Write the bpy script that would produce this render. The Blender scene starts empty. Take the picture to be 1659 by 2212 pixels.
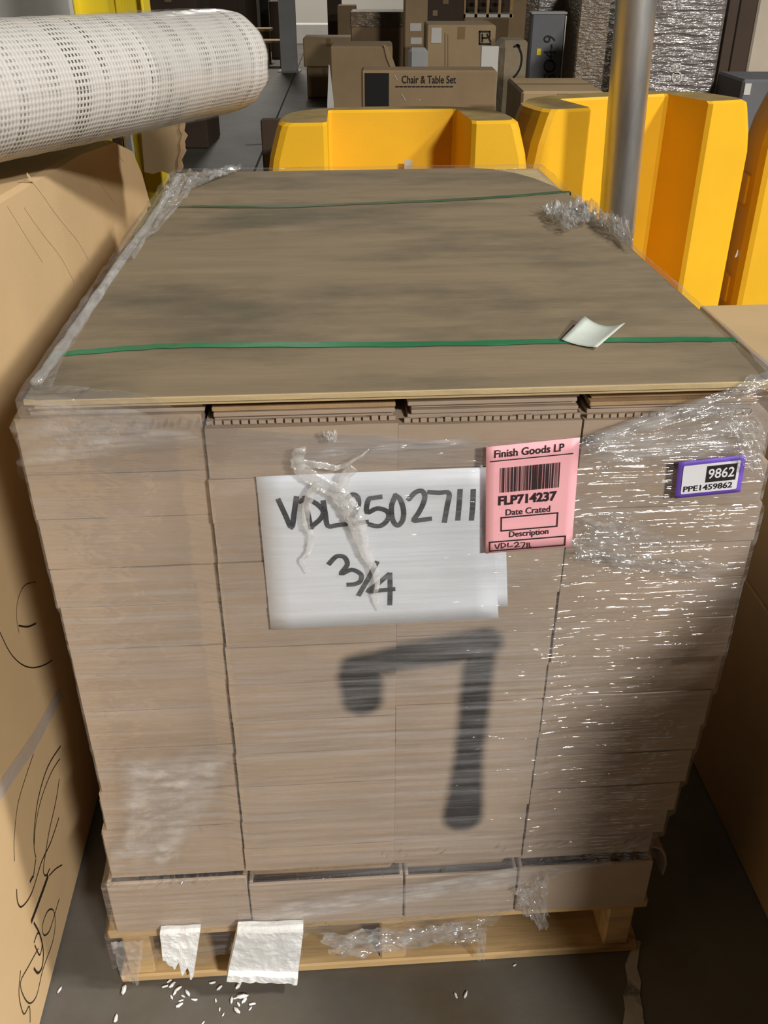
import bpy, bmesh, math, random
from mathutils import Vector, Matrix, noise

# ------------------------------------------------------------------ camera
F, CX, CY = 2000.0, 829.5, 1106.0
TH = math.atan((1106 + 83) / F)
H = 1.476
scene = bpy.context.scene
COL = scene.collection
cam = bpy.data.cameras.new('camera')
cam.sensor_fit = 'VERTICAL'; cam.sensor_height = 36.0
cam.lens = F / 2212 * 36.0
cam.clip_start = 0.02; cam.clip_end = 200
camo = bpy.data.objects.new('camera', cam)
camo.location = (0, 0, H); camo.rotation_euler = (math.pi / 2 - TH, 0, 0)
COL.objects.link(camo); scene.camera = camo

# ------------------------------------------------------------------ world, lamps, exposure
w = bpy.data.worlds.new('world'); scene.world = w; w.use_nodes = True
bg = w.node_tree.nodes['Background']
bg.inputs[0].default_value = (1.0, 0.93, 0.82, 1); bg.inputs[1].default_value = 0.022
scene.view_settings.view_transform = 'Standard'
scene.view_settings.look = 'None'
scene.view_settings.gamma = 1.0
scene.view_settings.use_curve_mapping = False
scene.view_settings.exposure = 0.0


def area_lamp(name, loc, target, size, power, color):
    l = bpy.data.lights.new(name, 'AREA'); l.shape = 'DISK'; l.size = size
    l.energy = power; l.color = color
    o = bpy.data.objects.new(name, l); o.location = loc
    o.rotation_euler = (Vector(target) - Vector(loc)).to_track_quat('-Z', 'Y').to_euler()
    COL.objects.link(o)
    return o


# ceiling lamps of the hall, hanging above and behind the frame at one height, facing down
area_lamp('high_bay_front_offscreen', (5.1, -7.8, 6.2), (5.1, -7.8, 0), 1.4, 2450, (1.0, 0.97, 0.93))
area_lamp('high_bay_side_offscreen', (5.75, 0.45, 6.2), (5.75, 0.45, 0), 1.0, 690, (1.0, 0.96, 0.90))
area_lamp('high_bay_far_offscreen', (-2.0, 20.0, 6.2), (-2.0, 20.0, 0), 1.0, 400, (1.0, 0.95, 0.88))

# ------------------------------------------------------------------ geometry helpers
YAW = math.radians(3.8)
EX = Vector((math.cos(YAW), math.sin(YAW), 0)); EY = Vector((-math.sin(YAW), math.cos(YAW), 0))
OR = Vector((0, 0.962, 0))
MS = Matrix.Translation(OR) @ Matrix.Rotation(YAW, 4, 'Z')     # frame of the pallet load
CAMP = Vector((0, 0, H))


def ray(u, v):
    x = (u - CX) / F; y = -(v - CY) / F
    return Vector((x, math.cos(TH) + y * math.sin(TH), -math.sin(TH) + y * math.cos(TH)))


def atz(u, v, z):
    d = ray(u, v); return CAMP + d * ((z - H) / d.z)


def aty(u, v, y):
    d = ray(u, v); return CAMP + d * (y / d.y)


def loc(p):
    q = Vector(p) - OR; return Vector((q.dot(EX), q.dot(EY), q.z))


def fr(u, v, off=0.0):           # pixel -> load frame, on the front face y = off
    d = ray(u, v); p = OR + EY * off
    return loc(CAMP + d * ((p - CAMP).dot(EY) / d.dot(EY)))


def sx(u, v, x):                 # pixel -> load frame, on a side plane x = const
    d = ray(u, v); p = OR + EX * x
    return loc(CAMP + d * ((p - CAMP).dot(EX) / d.dot(EX)))


def tz(u, v, z):                 # pixel -> load frame, on a level plane
    return loc(atz(u, v, z))


def mesh_obj(name, verts, faces, mat, parent=None, M=None, smooth=False):
    me = bpy.data.meshes.new(name)
    me.from_pydata([tuple(v) for v in verts], [], faces)
    me.update()
    bm = bmesh.new(); bm.from_mesh(me)
    bmesh.ops.recalc_face_normals(bm, faces=bm.faces)
    bm.to_mesh(me); bm.free()
    if smooth:
        for p in me.polygons: p.use_smooth = True
    if mat: me.materials.append(mat)
    o = bpy.data.objects.new(name, me); COL.objects.link(o)
    if parent: o.parent = parent
    if M is not None: o.matrix_world = M
    return o


def bm_obj(name, bm, mat, parent=None, M=None, smooth=False):
    bmesh.ops.recalc_face_normals(bm, faces=bm.faces)
    me = bpy.data.meshes.new(name); bm.to_mesh(me); bm.free()
    if smooth:
        for p in me.polygons: p.use_smooth = True
    if mat: me.materials.append(mat)
    o = bpy.data.objects.new(name, me); COL.objects.link(o)
    if parent: o.parent = parent
    if M is not None: o.matrix_world = M
    return o


def empty(name, M=None, location=(0, 0, 0), rotz=0.0):
    o = bpy.data.objects.new(name, None); COL.objects.link(o); o.empty_display_size = 0.05
    o.matrix_world = M if M is not None else Matrix.Translation(Vector(location)) @ Matrix.Rotation(rotz, 4, 'Z')
    return o


def tag(o, label, cat, group=None, kind=None):
    o['label'] = label
    if cat: o['category'] = cat
    if group: o['group'] = group
    if kind: o['kind'] = kind
    return o


def box_bm(x0, x1, y0, y1, z0, z1, bev=0.0, seg=1, bm=None):
    new = bm is None
    if new: bm = bmesh.new()
    vs = [bm.verts.new(c) for c in ((x0, y0, z0), (x1, y0, z0), (x1, y1, z0), (x0, y1, z0),
                                    (x0, y0, z1), (x1, y0, z1), (x1, y1, z1), (x0, y1, z1))]
    fs = [bm.faces.new([vs[i] for i in q]) for q in ((0, 3, 2, 1), (4, 5, 6, 7), (0, 1, 5, 4), (1, 2, 6, 5), (2, 3, 7, 6), (3, 0, 4, 7))]
    if bev > 0:
        es = list({e for f in fs for e in f.edges})
        bmesh.ops.bevel(bm, geom=es, offset=bev, segments=seg, affect='EDGES', profile=0.5)
    return bm


def box(name, b, mat, parent=None, M=None, bev=0.0, seg=1):
    return bm_obj(name, box_bm(*b, bev=bev, seg=seg), mat, parent, M)


def prism(name, pts, z0, z1, mat, parent=None, M=None, bev=0.0, seg=2):
    bm = bmesh.new()
    lo = [bm.verts.new((p[0], p[1], z0)) for p in pts]; hi = [bm.verts.new((p[0], p[1], z1)) for p in pts]
    n = len(pts)
    bm.faces.new(lo[::-1]); top = bm.faces.new(hi)
    for i in range(n): bm.faces.new((lo[i], lo[(i + 1) % n], hi[(i + 1) % n], hi[i]))
    if bev > 0:
        bmesh.ops.bevel(bm, geom=list(top.edges), offset=bev, segments=seg, affect='EDGES', profile=0.5)
    return bm_obj(name, bm, mat, parent, M)


def tube_bm(path, radii, sides=8, bm=None, flat=1.0, twist=0.0):
    if bm is None: bm = bmesh.new()
    P = [Vector(p) for p in path]; rings = []
    for i, p in enumerate(P):
        t = (P[min(i + 1, len(P) - 1)] - P[max(i - 1, 0)]).normalized()
        up = Vector((0, 1, 0)) if abs(t.y) < 0.9 else Vector((0, 0, 1))
        a = t.cross(up).normalized(); b = t.cross(a).normalized()
        r = radii[i] if isinstance(radii, (list, tuple)) else radii
        ring = []
        for k in range(sides):
            an = 2 * math.pi * k / sides + twist * i
            an0 = 2 * math.pi * k / sides
            ring.append(bm.verts.new(p + a * (r * math.cos(an)) + b * (r * flat * math.sin(an))))
        rings.append(ring)
    for i in range(len(rings) - 1):
        for k in range(sides):
            bm.faces.new((rings[i][k], rings[i][(k + 1) % sides], rings[i + 1][(k + 1) % sides], rings[i + 1][k]))
    bm.faces.new(rings[0][::-1]); bm.faces.new(rings[-1])
    return bm


def smooth_path(pts, n=4):
    P = [Vector(p) for p in pts]
    if len(P) < 3: return P
    out = []
    for i in range(len(P) - 1):
        p0 = P[max(i - 1, 0)]; p1 = P[i]; p2 = P[i + 1]; p3 = P[min(i + 2, len(P) - 1)]
        for k in range(n):
            t = k / n
            out.append(0.5 * ((2 * p1) + (p2 - p0) * t + (2 * p0 - 5 * p1 + 4 * p2 - p3) * t * t + (3 * p1 - p0 - 3 * p2 + p3) * t ** 3))
    out.append(P[-1])
    return out


def stroke_bm(pts3, nrm, width, bm=None, sm=True):
    """flat pen stroke: ribbon of the given width lying in the plane with normal nrm"""
    if bm is None: bm = bmesh.new()
    P = smooth_path(pts3) if sm else [Vector(p) for p in pts3]
    nrm = Vector(nrm); prev = None
    for i, p in enumerate(P):
        t = (P[min(i + 1, len(P) - 1)] - P[max(i - 1, 0)])
        if t.length < 1e-9: continue
        s = t.normalized().cross(nrm).normalized() * (width / 2)
        e = Vector()
        if i == 0: e = -t.normalized() * width * .4
        if i == len(P) - 1: e = t.normalized() * width * .4
        cur = (bm.verts.new(p + s + e), bm.verts.new(p - s + e))
        if prev: bm.faces.new((prev[0], prev[1], cur[1], cur[0]))
        prev = cur
    return bm


def text_mesh(body, size, bold=0.0, spacing=1.0, shear=0.0):
    cu = bpy.data.curves.new('txt', 'FONT'); cu.body = body; cu.size = size; cu.offset = bold
    cu.space_character = spacing; cu.shear = shear; cu.align_x = 'LEFT'; cu.resolution_u = 3
    o = bpy.data.objects.new('txt', cu); COL.objects.link(o)
    dg = bpy.context.evaluated_depsgraph_get()
    me = bpy.data.meshes.new_from_object(o.evaluated_get(dg))
    vs = [v.co.copy() for v in me.vertices]; fs = [tuple(p.vertices) for p in me.polygons]
    bpy.data.objects.remove(o); bpy.data.curves.remove(cu); bpy.data.meshes.remove(me)
    return vs, fs


def text_fit(body, x0, x1, y0, y1, bold=0.0):
    """text outline scaled into a rectangle"""
    vs, fs = text_mesh(body, 1.0, bold)
    a = min(v.x for v in vs); b = max(v.x for v in vs); c = min(v.y for v in vs); d = max(v.y for v in vs)
    return [Vector((x0 + (v.x - a) / (b - a) * (x1 - x0), y0 + (v.y - c) / (d - c) * (y1 - y0), 0)) for v in vs], fs


# ------------------------------------------------------------------ materials
def nodes_mat(name):
    m = bpy.data.materials.new(name); m.use_nodes = True
    nt = m.node_tree; nt.nodes.clear()
    out = nt.nodes.new('ShaderNodeOutputMaterial')
    return m, nt, out


def nd(nt, t, **kw):
    n = nt.nodes.new(t)
    for k, v in kw.items():
        if k.startswith('in_'): n.inputs[k[3:]].default_value = v
        else: setattr(n, k, v)
    return n


def surf(name, col, rough=0.7, var=0.12, scale=(6, 6, 6), bump=0.15, bscale=(120, 120, 120), metal=0.0,
         col2=None, stain=None, stain_scale=(3, 3, 3), stain_lo=0.55, stain_hi=0.72, spec=0.3, bdist=0.002, coat=0.0):
    m, nt, out = nodes_mat(name)
    L = nt.links.new
    tc = nd(nt, 'ShaderNodeTexCoord')
    mp = nd(nt, 'ShaderNodeMapping'); mp.inputs['Scale'].default_value = scale
    L(tc.outputs['Object'], mp.inputs['Vector'])
    n1 = nd(nt, 'ShaderNodeTexNoise'); n1.inputs['Scale'].default_value = 1.0; n1.inputs['Detail'].default_value = 5; n1.inputs['Roughness'].default_value = 0.6
    L(mp.outputs[0], n1.inputs['Vector'])
    mix = nd(nt, 'ShaderNodeMix', data_type='RGBA')
    c2 = col2 or tuple(c * (1 - 2.2 * var) for c in col)
    c1 = tuple(min(1, c * (1 + var)) for c in col)
    mix.inputs['A'].default_value = (*c1, 1); mix.inputs['B'].default_value = (*c2, 1)
    rp = nd(nt, 'ShaderNodeMapRange'); rp.inputs['From Min'].default_value = 0.3; rp.inputs['From Max'].default_value = 0.75
    L(n1.outputs['Fac'], rp.inputs['Value']); L(rp.outputs[0], mix.inputs['Factor'])
    csock = mix.outputs['Result']
    if stain:
        mp3 = nd(nt, 'ShaderNodeMapping'); mp3.inputs['Scale'].default_value = stain_scale
        L(tc.outputs['Object'], mp3.inputs['Vector'])
        n3 = nd(nt, 'ShaderNodeTexNoise'); n3.inputs['Scale'].default_value = 1.0; n3.inputs['Detail'].default_value = 7; n3.inputs['Roughness'].default_value = 0.62
        L(mp3.outputs[0], n3.inputs['Vector'])
        r3 = nd(nt, 'ShaderNodeMapRange'); r3.inputs['From Min'].default_value = stain_lo; r3.inputs['From Max'].default_value = stain_hi
        L(n3.outputs['Fac'], r3.inputs['Value'])
        mx = nd(nt, 'ShaderNodeMix', data_type='RGBA'); mx.inputs['B'].default_value = (*stain, 1)
        L(r3.outputs[0], mx.inputs['Factor']); L(csock, mx.inputs['A']); csock = mx.outputs['Result']
    b = nd(nt, 'ShaderNodeBsdfPrincipled')
    b.inputs['Roughness'].default_value = rough; b.inputs['Metallic'].default_value = metal
    b.inputs['Specular IOR Level'].default_value = spec
    if coat: b.inputs['Coat Weight'].default_value = coat; b.inputs['Coat Roughness'].default_value = 0.15
    L(csock, b.inputs['Base Color'])
    if bump > 0:
        mp2 = nd(nt, 'ShaderNodeMapping'); mp2.inputs['Scale'].default_value = bscale
        L(tc.outputs['Object'], mp2.inputs['Vector'])
        n2 = nd(nt, 'ShaderNodeTexNoise'); n2.inputs['Scale'].default_value = 1.0; n2.inputs['Detail'].default_value = 3
        L(mp2.outputs[0], n2.inputs['Vector'])
        bp = nd(nt, 'ShaderNodeBump'); bp.inputs['Strength'].default_value = bump; bp.inputs['Distance'].default_value = bdist
        L(n2.outputs['Fac'], bp.inputs['Height']); L(bp.outputs[0], b.inputs['Normal'])
    L(b.outputs[0], out.inputs['Surface'])
    return m


KR = (0.42, 0.325, 0.24)
M = {}
M['kraft'] = surf('kraft', KR, 0.8, 0.07, (5, 5, 9), 0.2, (40, 40, 260), stain=(0.33, 0.245, 0.17), stain_scale=(2, 2, 4), stain_lo=0.55, stain_hi=0.8)
M['kraft_big'] = surf('kraft_big', (0.66, 0.47, 0.255), 0.78, 0.06, (2, 2, 2), 0.12, (30, 30, 180), stain=(0.56, 0.385, 0.20), stain_scale=(1.2, 1.2, 1.2), stain_lo=0.5, stain_hi=0.75)
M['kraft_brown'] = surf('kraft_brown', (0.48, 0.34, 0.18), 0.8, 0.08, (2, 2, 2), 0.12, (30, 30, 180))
M['kraft_edge'] = surf('kraft_edge', (0.42, 0.28, 0.15), 0.85, 0.1, (20, 20, 60), 0.3, (400, 30, 100))
M['kraft_dim'] = surf('kraft_dim', (0.42, 0.30, 0.165), 0.8, 0.08, (3, 3, 3), 0.1)
M['kraft_dark'] = surf('kraft_dark', (0.34, 0.235, 0.13), 0.8, 0.08, (3, 3, 3), 0.1)
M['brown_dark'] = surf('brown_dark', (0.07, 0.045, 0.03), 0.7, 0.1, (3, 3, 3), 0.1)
M['tape_brown'] = surf('tape_brown', (0.27, 0.17, 0.08), 0.35, 0.05, bump=0)
M['black'] = surf('black', (0.012, 0.011, 0.011), 0.5, 0.1, bump=0)
M['ink'] = surf('ink', (0.045, 0.05, 0.058), 0.6, 0.25, (60, 60, 60), bump=0)
M['print'] = surf('print', (0.03, 0.02, 0.022), 0.6, 0.1, bump=0)
M['pen'] = surf('pen', (0.03, 0.022, 0.015), 0.5, 0.1, bump=0)
M['crease'] = surf('crease', (0.66, 0.48, 0.27), 0.75, 0.08, bump=0)
M['paper'] = surf('paper', (0.77, 0.81, 0.86), 0.6, 0.02, (4, 4, 4), 0.1, (10, 10, 60))
M['scrap'] = surf('scrap', (0.60, 0.65, 0.58), 0.5, 0.05, (20, 20, 20), 0.1)
M['pink'] = surf('pink', (0.93, 0.46, 0.50), 0.55, 0.02, (5, 5, 5), 0.05)
M['purple'] = surf('purple', (0.17, 0.09, 0.52), 0.5, 0.05, (30, 30, 30), 0.05)
M['label_white'] = surf('label_white', (0.82, 0.83, 0.86), 0.45, 0.02, bump=0)
M['label_grey'] = surf('label_grey', (0.62, 0.60, 0.55), 0.5, 0.02, bump=0)
M['board'] = surf('board', (0.265, 0.205, 0.13), 0.7, 0.09, (4, 26, 10), 0.3, (12, 190, 30), stain=(0.085, 0.079, 0.056), stain_scale=(2.8, 5.5, 4), stain_lo=0.46, stain_hi=0.80)
M['board_edge'] = surf('board_edge', (0.52, 0.40, 0.22), 0.75, 0.08, (20, 20, 200), 0.2)
M['wood'] = surf('wood', (0.56, 0.38, 0.18), 0.7, 0.16, (3, 30, 30), 0.3, (10, 150, 150), stain=(0.22, 0.13, 0.06), stain_scale=(4, 16, 16), stain_lo=0.55, stain_hi=0.72)
M['wood_end'] = surf('wood_end', (0.50, 0.31, 0.14), 0.75, 0.16, (30, 30, 30), 0.3, (150, 150, 150))
M['green'] = surf('green', (0.03, 0.20, 0.085), 0.35, 0.12, (8, 30, 30), 0.1, spec=0.5)
M['green_dirty'] = surf('green_dirty', (0.06, 0.125, 0.06), 0.5, 0.25, (8, 30, 30), 0.1, stain=(0.12, 0.10, 0.06), stain_scale=(5, 5, 5), stain_lo=0.45, stain_hi=0.65)
M['foam'] = surf('foam', (0.80, 0.82, 0.82), 0.75, 0.05, (20, 20, 20), 0.6, (90, 90, 90), bdist=0.004)
M['yellow'] = surf('yellow', (0.90, 0.50, 0.018), 0.5, 0.04, (3, 3, 3), 0.12, (160, 160, 160), stain=(0.42, 0.27, 0.05), stain_scale=(2.5, 2.5, 1.0), stain_lo=0.62, stain_hi=0.85, spec=0.35)
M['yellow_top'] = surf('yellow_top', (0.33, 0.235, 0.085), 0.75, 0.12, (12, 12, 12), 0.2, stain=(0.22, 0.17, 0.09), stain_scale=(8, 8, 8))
M['yellow_paint'] = surf('yellow_paint', (0.80, 0.62, 0.03), 0.45, 0.05, (3, 3, 3), 0.05)
M['galv'] = surf('galv', (0.78, 0.80, 0.82), 0.44, 0.12, (25, 25, 4), 0.05, (60, 60, 6), metal=1.0, spec=0.5)
M['steel_grey'] = surf('steel_grey', (0.36, 0.36, 0.35), 0.6, 0.08, (3, 3, 3), 0.05)
M['slate'] = surf('slate', (0.155, 0.155, 0.165), 0.65, 0.06, (4, 4, 4), 0.05)
M['offwhite'] = surf('offwhite', (0.66, 0.64, 0.59), 0.7, 0.06, (3, 3, 3), 0.1)
M['beige'] = surf('beige', (0.60, 0.52, 0.40), 0.7, 0.06, (3, 3, 3), 0.1)
M['wall'] = surf('wall', (0.72, 0.69, 0.62), 0.85, 0.04, (0.4, 0.4, 0.4), 0.05)
M['sacking'] = surf('sacking', (0.40, 0.32, 0.21), 0.75, 0.1, (4, 4, 4), 0.4, (14, 14, 14), bdist=0.02)
M['wrapped_dark'] = surf('wrapped_dark', (0.24, 0.17, 0.105), 0.22, 0.15, (3, 3, 3), 0.9, (14, 14, 60), spec=0.8, bdist=0.02)
M['wrapped_grey'] = surf('wrapped_grey', (0.22, 0.19, 0.175), 0.16, 0.2, (2.5, 2.5, 2.5), 0.7, (5, 5, 34), spec=1.0, bdist=0.05)
M['floor'] = surf('floor', (0.135, 0.127, 0.112), 0.55, 0.12, (1.3, 1.3, 1.3), 0.25, (60, 60, 60), stain=(0.085, 0.064, 0.038), stain_scale=(1.6, 1.6, 1.6), stain_lo=0.42, stain_hi=0.66, spec=0.35)
M['joint'] = surf('joint', (0.05, 0.047, 0.04), 0.9, 0.1, bump=0)
M['floor_paint'] = surf('floor_paint', (0.42, 0.40, 0.36), 0.7, 0.15, (14, 14, 14), 0.2, stain=(0.15, 0.14, 0.12), stain_scale=(22, 22, 22), stain_lo=0.5, stain_hi=0.6)


def spray_kraft():
    """kraft board with the black spray-painted mark on the front of the load"""
    m = M['kraft'].copy(); m.name = 'kraft_sprayed'
    nt = m.node_tree; L = nt.links.new
    bs = next(n for n in nt.nodes if n.type == 'BSDF_PRINCIPLED')
    src = bs.inputs['Base Color'].links[0].from_socket
    geo = nd(nt, 'ShaderNodeNewGeometry')
    mp = nd(nt, 'ShaderNodeMapping', vector_type='TEXTURE')
    mp.inputs['Location'].default_value = OR; mp.inputs['Rotation'].default_value = (0, 0, YAW)
    L(geo.outputs['Position'], mp.inputs['Vector'])
    nz = nd(nt, 'ShaderNodeTexNoise'); nz.inputs['Scale'].default_value = 60; nz.inputs['Detail'].default_value = 3
    L(mp.outputs[0], nz.inputs['Vector'])
    sep = nd(nt, 'ShaderNodeSeparateXYZ'); L(mp.outputs[0], sep.inputs[0])

    def mth(op, a, b=None, clamp=False):
        n = nd(nt, 'ShaderNodeMath', operation=op, use_clamp=clamp)
        for i, s in enumerate((a, b)):
            if s is None: continue
            if isinstance(s, (int, float)): n.inputs[i].default_value = s
            else: L(s, n.inputs[i])
        return n.outputs[0]
    X = sep.outputs['X']; Z = sep.outputs['Z']
    segs = [((778, 1460), (783, 1512), .029, .026), ((768, 1440), (1045, 1394), .0195, .024),
            ((1040, 1395), (1012, 1640), .0205, .0195), ((1012, 1640), (1000, 1768), .0195, .029)]
    best = None
    for (a, b, r0, r1) in segs:
        A = fr(*a); B = fr(*b); dx = B.x - A.x; dz = B.z - A.z; q = dx * dx + dz * dz
        px = mth('SUBTRACT', X, A.x); pz = mth('SUBTRACT', Z, A.z)
        t = mth('DIVIDE', mth('ADD', mth('MULTIPLY', px, dx), mth('MULTIPLY', pz, dz)), q, True)
        ex_ = mth('SUBTRACT', px, mth('MULTIPLY', t, dx)); ez_ = mth('SUBTRACT', pz, mth('MULTIPLY', t, dz))
        d = mth('SQRT', mth('ADD', mth('MULTIPLY', ex_, ex_), mth('MULTIPLY', ez_, ez_)))
        d = mth('SUBTRACT', d, mth('ADD', mth('MULTIPLY', t, r1 - r0), r0))
        best = d if best is None else mth('MINIMUM', best, d)
    best = mth('ADD', best, mth('MULTIPLY', mth('SUBTRACT', nz.outputs['Fac'], 0.5), 0.004))
    mr = nd(nt, 'ShaderNodeMapRange', interpolation_type='SMOOTHSTEP'); L(best, mr.inputs['Value'])
    mr.inputs['From Min'].default_value = -0.007; mr.inputs['From Max'].default_value = 0.011
    mr.inputs['To Min'].default_value = 0.97; mr.inputs['To Max'].default_value = 0.0
    mx = nd(nt, 'ShaderNodeMix', data_type='RGBA'); mx.inputs['B'].default_value = (0.006, 0.007, 0.008, 1)
    L(mr.outputs[0], mx.inputs['Factor']); L(src, mx.inputs['A']); L(mx.outputs['Result'], bs.inputs['Base Color'])
    return m


M['kraft_sprayed'] = spray_kraft()


def film_mat(name, haze_lo, haze_hi, gloss, scale=(4, 4, 95), bscale=(9, 9, 170), bump=0.8, bdist=0.004, rough=0.14, tint=(0.80, 0.80, 0.82), tilt=0.0):
    m, nt, out = nodes_mat(name); L = nt.links.new
    tc = nd(nt, 'ShaderNodeTexCoord')

    def nz(sc, det, rgh=0.55, rot=0.0, dist=0.0):
        mp = nd(nt, 'ShaderNodeMapping'); mp.inputs['Scale'].default_value = sc; mp.inputs['Rotation'].default_value = (0, rot, 0)
        L(tc.outputs['Object'], mp.inputs['Vector'])
        n = nd(nt, 'ShaderNodeTexNoise'); n.inputs['Scale'].default_value = 1; n.inputs['Detail'].default_value = det; n.inputs['Roughness'].default_value = rgh
        n.inputs['Distortion'].default_value = dist
        L(mp.outputs[0], n.inputs['Vector']); return n.outputs['Fac']

    def mr(s, a, b, c, d):
        n = nd(nt, 'ShaderNodeMapRange'); n.inputs['From Min'].default_value = a; n.inputs['From Max'].default_value = b
        n.inputs['To Min'].default_value = c; n.inputs['To Max'].default_value = d; L(s, n.inputs['Value']); return n.outputs[0]
    streak = nz(scale, 5, 0.6, tilt); blot = nz((2.6, 2.6, 4.5), 3, 0.5, 0.3)
    a = mr(streak, 0.42, 0.78, 0, 1); b = mr(blot, 0.35, 0.7, 0.25, 1)
    mul = nd(nt, 'ShaderNodeMath', operation='MULTIPLY'); L(a, mul.inputs[0]); L(b, mul.inputs[1])
    haze = mr(mul.outputs[0], 0, 1, haze_lo, haze_hi)
    at = nd(nt, 'ShaderNodeAttribute', attribute_name='edge_fade')
    inv = nd(nt, 'ShaderNodeMath', operation='SUBTRACT'); inv.inputs[0].default_value = 1.0; L(at.outputs['Fac'], inv.inputs[1])
    hm = nd(nt, 'ShaderNodeMath', operation='MULTIPLY'); L(haze, hm.inputs[0]); L(inv.outputs[0], hm.inputs[1]); haze = hm.outputs[0]
    fine = nz(bscale, 3, 0.5, tilt); crum = nz((22, 22, 60), 2, 0.5, 0.0, 0.6)
    add = nd(nt, 'ShaderNodeMath', operation='ADD'); L(fine, add.inputs[0]); L(crum, add.inputs[1])
    bp = nd(nt, 'ShaderNodeBump'); bp.inputs['Strength'].default_value = bump; bp.inputs['Distance'].default_value = bdist
    L(add.outputs[0], bp.inputs['Height'])
    tr = nd(nt, 'ShaderNodeBsdfTransparent'); tr.inputs[0].default_value = (0.97, 0.97, 0.97, 1)
    df = nd(nt, 'ShaderNodeBsdfDiffuse'); df.inputs[0].default_value = (*tint, 1)
    m1 = nd(nt, 'ShaderNodeMixShader'); L(haze, m1.inputs[0]); L(tr.outputs[0], m1.inputs[1]); L(df.outputs[0], m1.inputs[2])
    gl = nd(nt, 'ShaderNodeBsdfGlossy'); gl.inputs['Roughness'].default_value = rough; gl.inputs[0].default_value = (1, 1, 1, 1)
    L(bp.outputs[0], gl.inputs['Normal'])
    lw = nd(nt, 'ShaderNodeLayerWeight'); lw.inputs['Blend'].default_value = 0.15
    g = mr(lw.outputs['Fresnel'], 0, 1, gloss, gloss + 0.06)
    gm = nd(nt, 'ShaderNodeMath', operation='MULTIPLY'); L(g, gm.inputs[0]); L(inv.outputs[0], gm.inputs[1]); g = gm.outputs[0]
    m2 = nd(nt, 'ShaderNodeMixShader'); L(g, m2.inputs[0]); L(m1.outputs[0], m2.inputs[1]); L(gl.outputs[0], m2.inputs[2])
    L(m2.outputs[0], out.inputs['Surface'])
    return m


M['film'] = film_mat('film', 0.035, 0.47, 0.085, (3, 3, 85), (6, 6, 200), tint=(0.64, 0.635, 0.65), rough=0.09, bump=1.0, tilt=-0.03)
M['film_fold'] = film_mat('film_fold', 0.12, 0.6, 0.10, (20, 20, 60), (60, 60, 120), 0.6, 0.003, 0.12, (0.85, 0.85, 0.84))
M['film_white'] = film_mat('film_white', 0.15, 0.75, 0.08, (60, 60, 60), (80, 80, 80), 0.8, 0.003, 0.2, (0.86, 0.86, 0.85))
M['film_clear'] = film_mat('film_clear', 0.08, 0.55, 0.13, (30, 30, 60), (22, 22, 70), 0.7, 0.006, 0.09, (0.85, 0.85, 0.84))
M['tape_clear'] = film_mat('tape_clear', 0.25, 0.6, 0.12, (8, 8, 30), (10, 10, 30), 0.3, 0.002, 0.15)


def weave_mat():
    m, nt, out = nodes_mat('woven_roll'); L = nt.links.new
    uv = nd(nt, 'ShaderNodeUVMap'); uv.uv_map = 'UVMap'
    sep = nd(nt, 'ShaderNodeSeparateXYZ'); L(uv.outputs[0], sep.inputs[0])

    def mth(op, a, b=None):
        n = nd(nt, 'ShaderNodeMath', operation=op)
        for i, s in enumerate((a, b)):
            if s is None: continue
            if isinstance(s, (int, float)): n.inputs[i].default_value = s
            else: L(s, n.inputs[i])
        return n.outputs[0]
    U = sep.outputs['X']; V = sep.outputs['Y']           # metres along the roll / around it
    # knots: dark slots between warp and weft threads
    sa = mth('SINE', mth('MULTIPLY', U, 2 * math.pi / 0.0085)); sb = mth('SINE', mth('MULTIPLY', V, 2 * math.pi / 0.0105))
    hole = mth('MULTIPLY', mth('GREATER_THAN', sa, 0.0), mth('GREATER_THAN', sb, 0.05))
    band = nd(nt, 'ShaderNodeTexNoise'); band.noise_dimensions = '1D'; band.inputs['Scale'].default_value = 26; band.inputs['Detail'].default_value = 2
    L(U, band.inputs['W'])
    bm_ = nd(nt, 'ShaderNodeMapRange'); bm_.inputs['From Min'].default_value = 0.42; bm_.inputs['From Max'].default_value = 0.62
    L(band.outputs['Fac'], bm_.inputs['Value'])
    tc = nd(nt, 'ShaderNodeTexCoord')
    patch = nd(nt, 'ShaderNodeTexNoise'); patch.inputs['Scale'].default_value = 9; patch.inputs['Detail'].default_value = 4
    L(tc.outputs['Object'], patch.inputs['Vector'])
    pm = nd(nt, 'ShaderNodeMapRange'); pm.inputs['From Min'].default_value = 0.35; pm.inputs['From Max'].default_value = 0.6; L(patch.outputs['Fac'], pm.inputs['Value'])
    fac = mth('MULTIPLY', mth('MULTIPLY', hole, mth('ADD', mth('MULTIPLY', bm_.outputs[0], 0.85), 0.16)), pm.outputs[0])
    mix = nd(nt, 'ShaderNodeMix', data_type='RGBA'); mix.inputs['A'].default_value = (0.62, 0.595, 0.555, 1); mix.inputs['B'].default_value = (0.09, 0.08, 0.066, 1)
    L(fac, mix.inputs['Factor'])
    b = nd(nt, 'ShaderNodeBsdfPrincipled'); b.inputs['Roughness'].default_value = 0.75
    b.inputs['Coat Weight'].default_value = 0.35; b.inputs['Coat Roughness'].default_value = 0.2
    L(mix.outputs['Result'], b.inputs['Base Color'])
    bp = nd(nt, 'ShaderNodeBump'); bp.inputs['Strength'].default_value = 0.5; bp.inputs['Distance'].default_value = 0.002
    h = mth('ADD', mth('MULTIPLY', sa, 0.5), mth('SUBTRACT', mth('MULTIPLY', sb, 0.3), fac))
    L(h, bp.inputs['Height']); L(bp.outputs[0], b.inputs['Normal'])
    L(b.outputs[0], out.inputs['Surface'])
    return m


M['weave'] = weave_mat()
random.seed(7)
R = random.uniform

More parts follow.
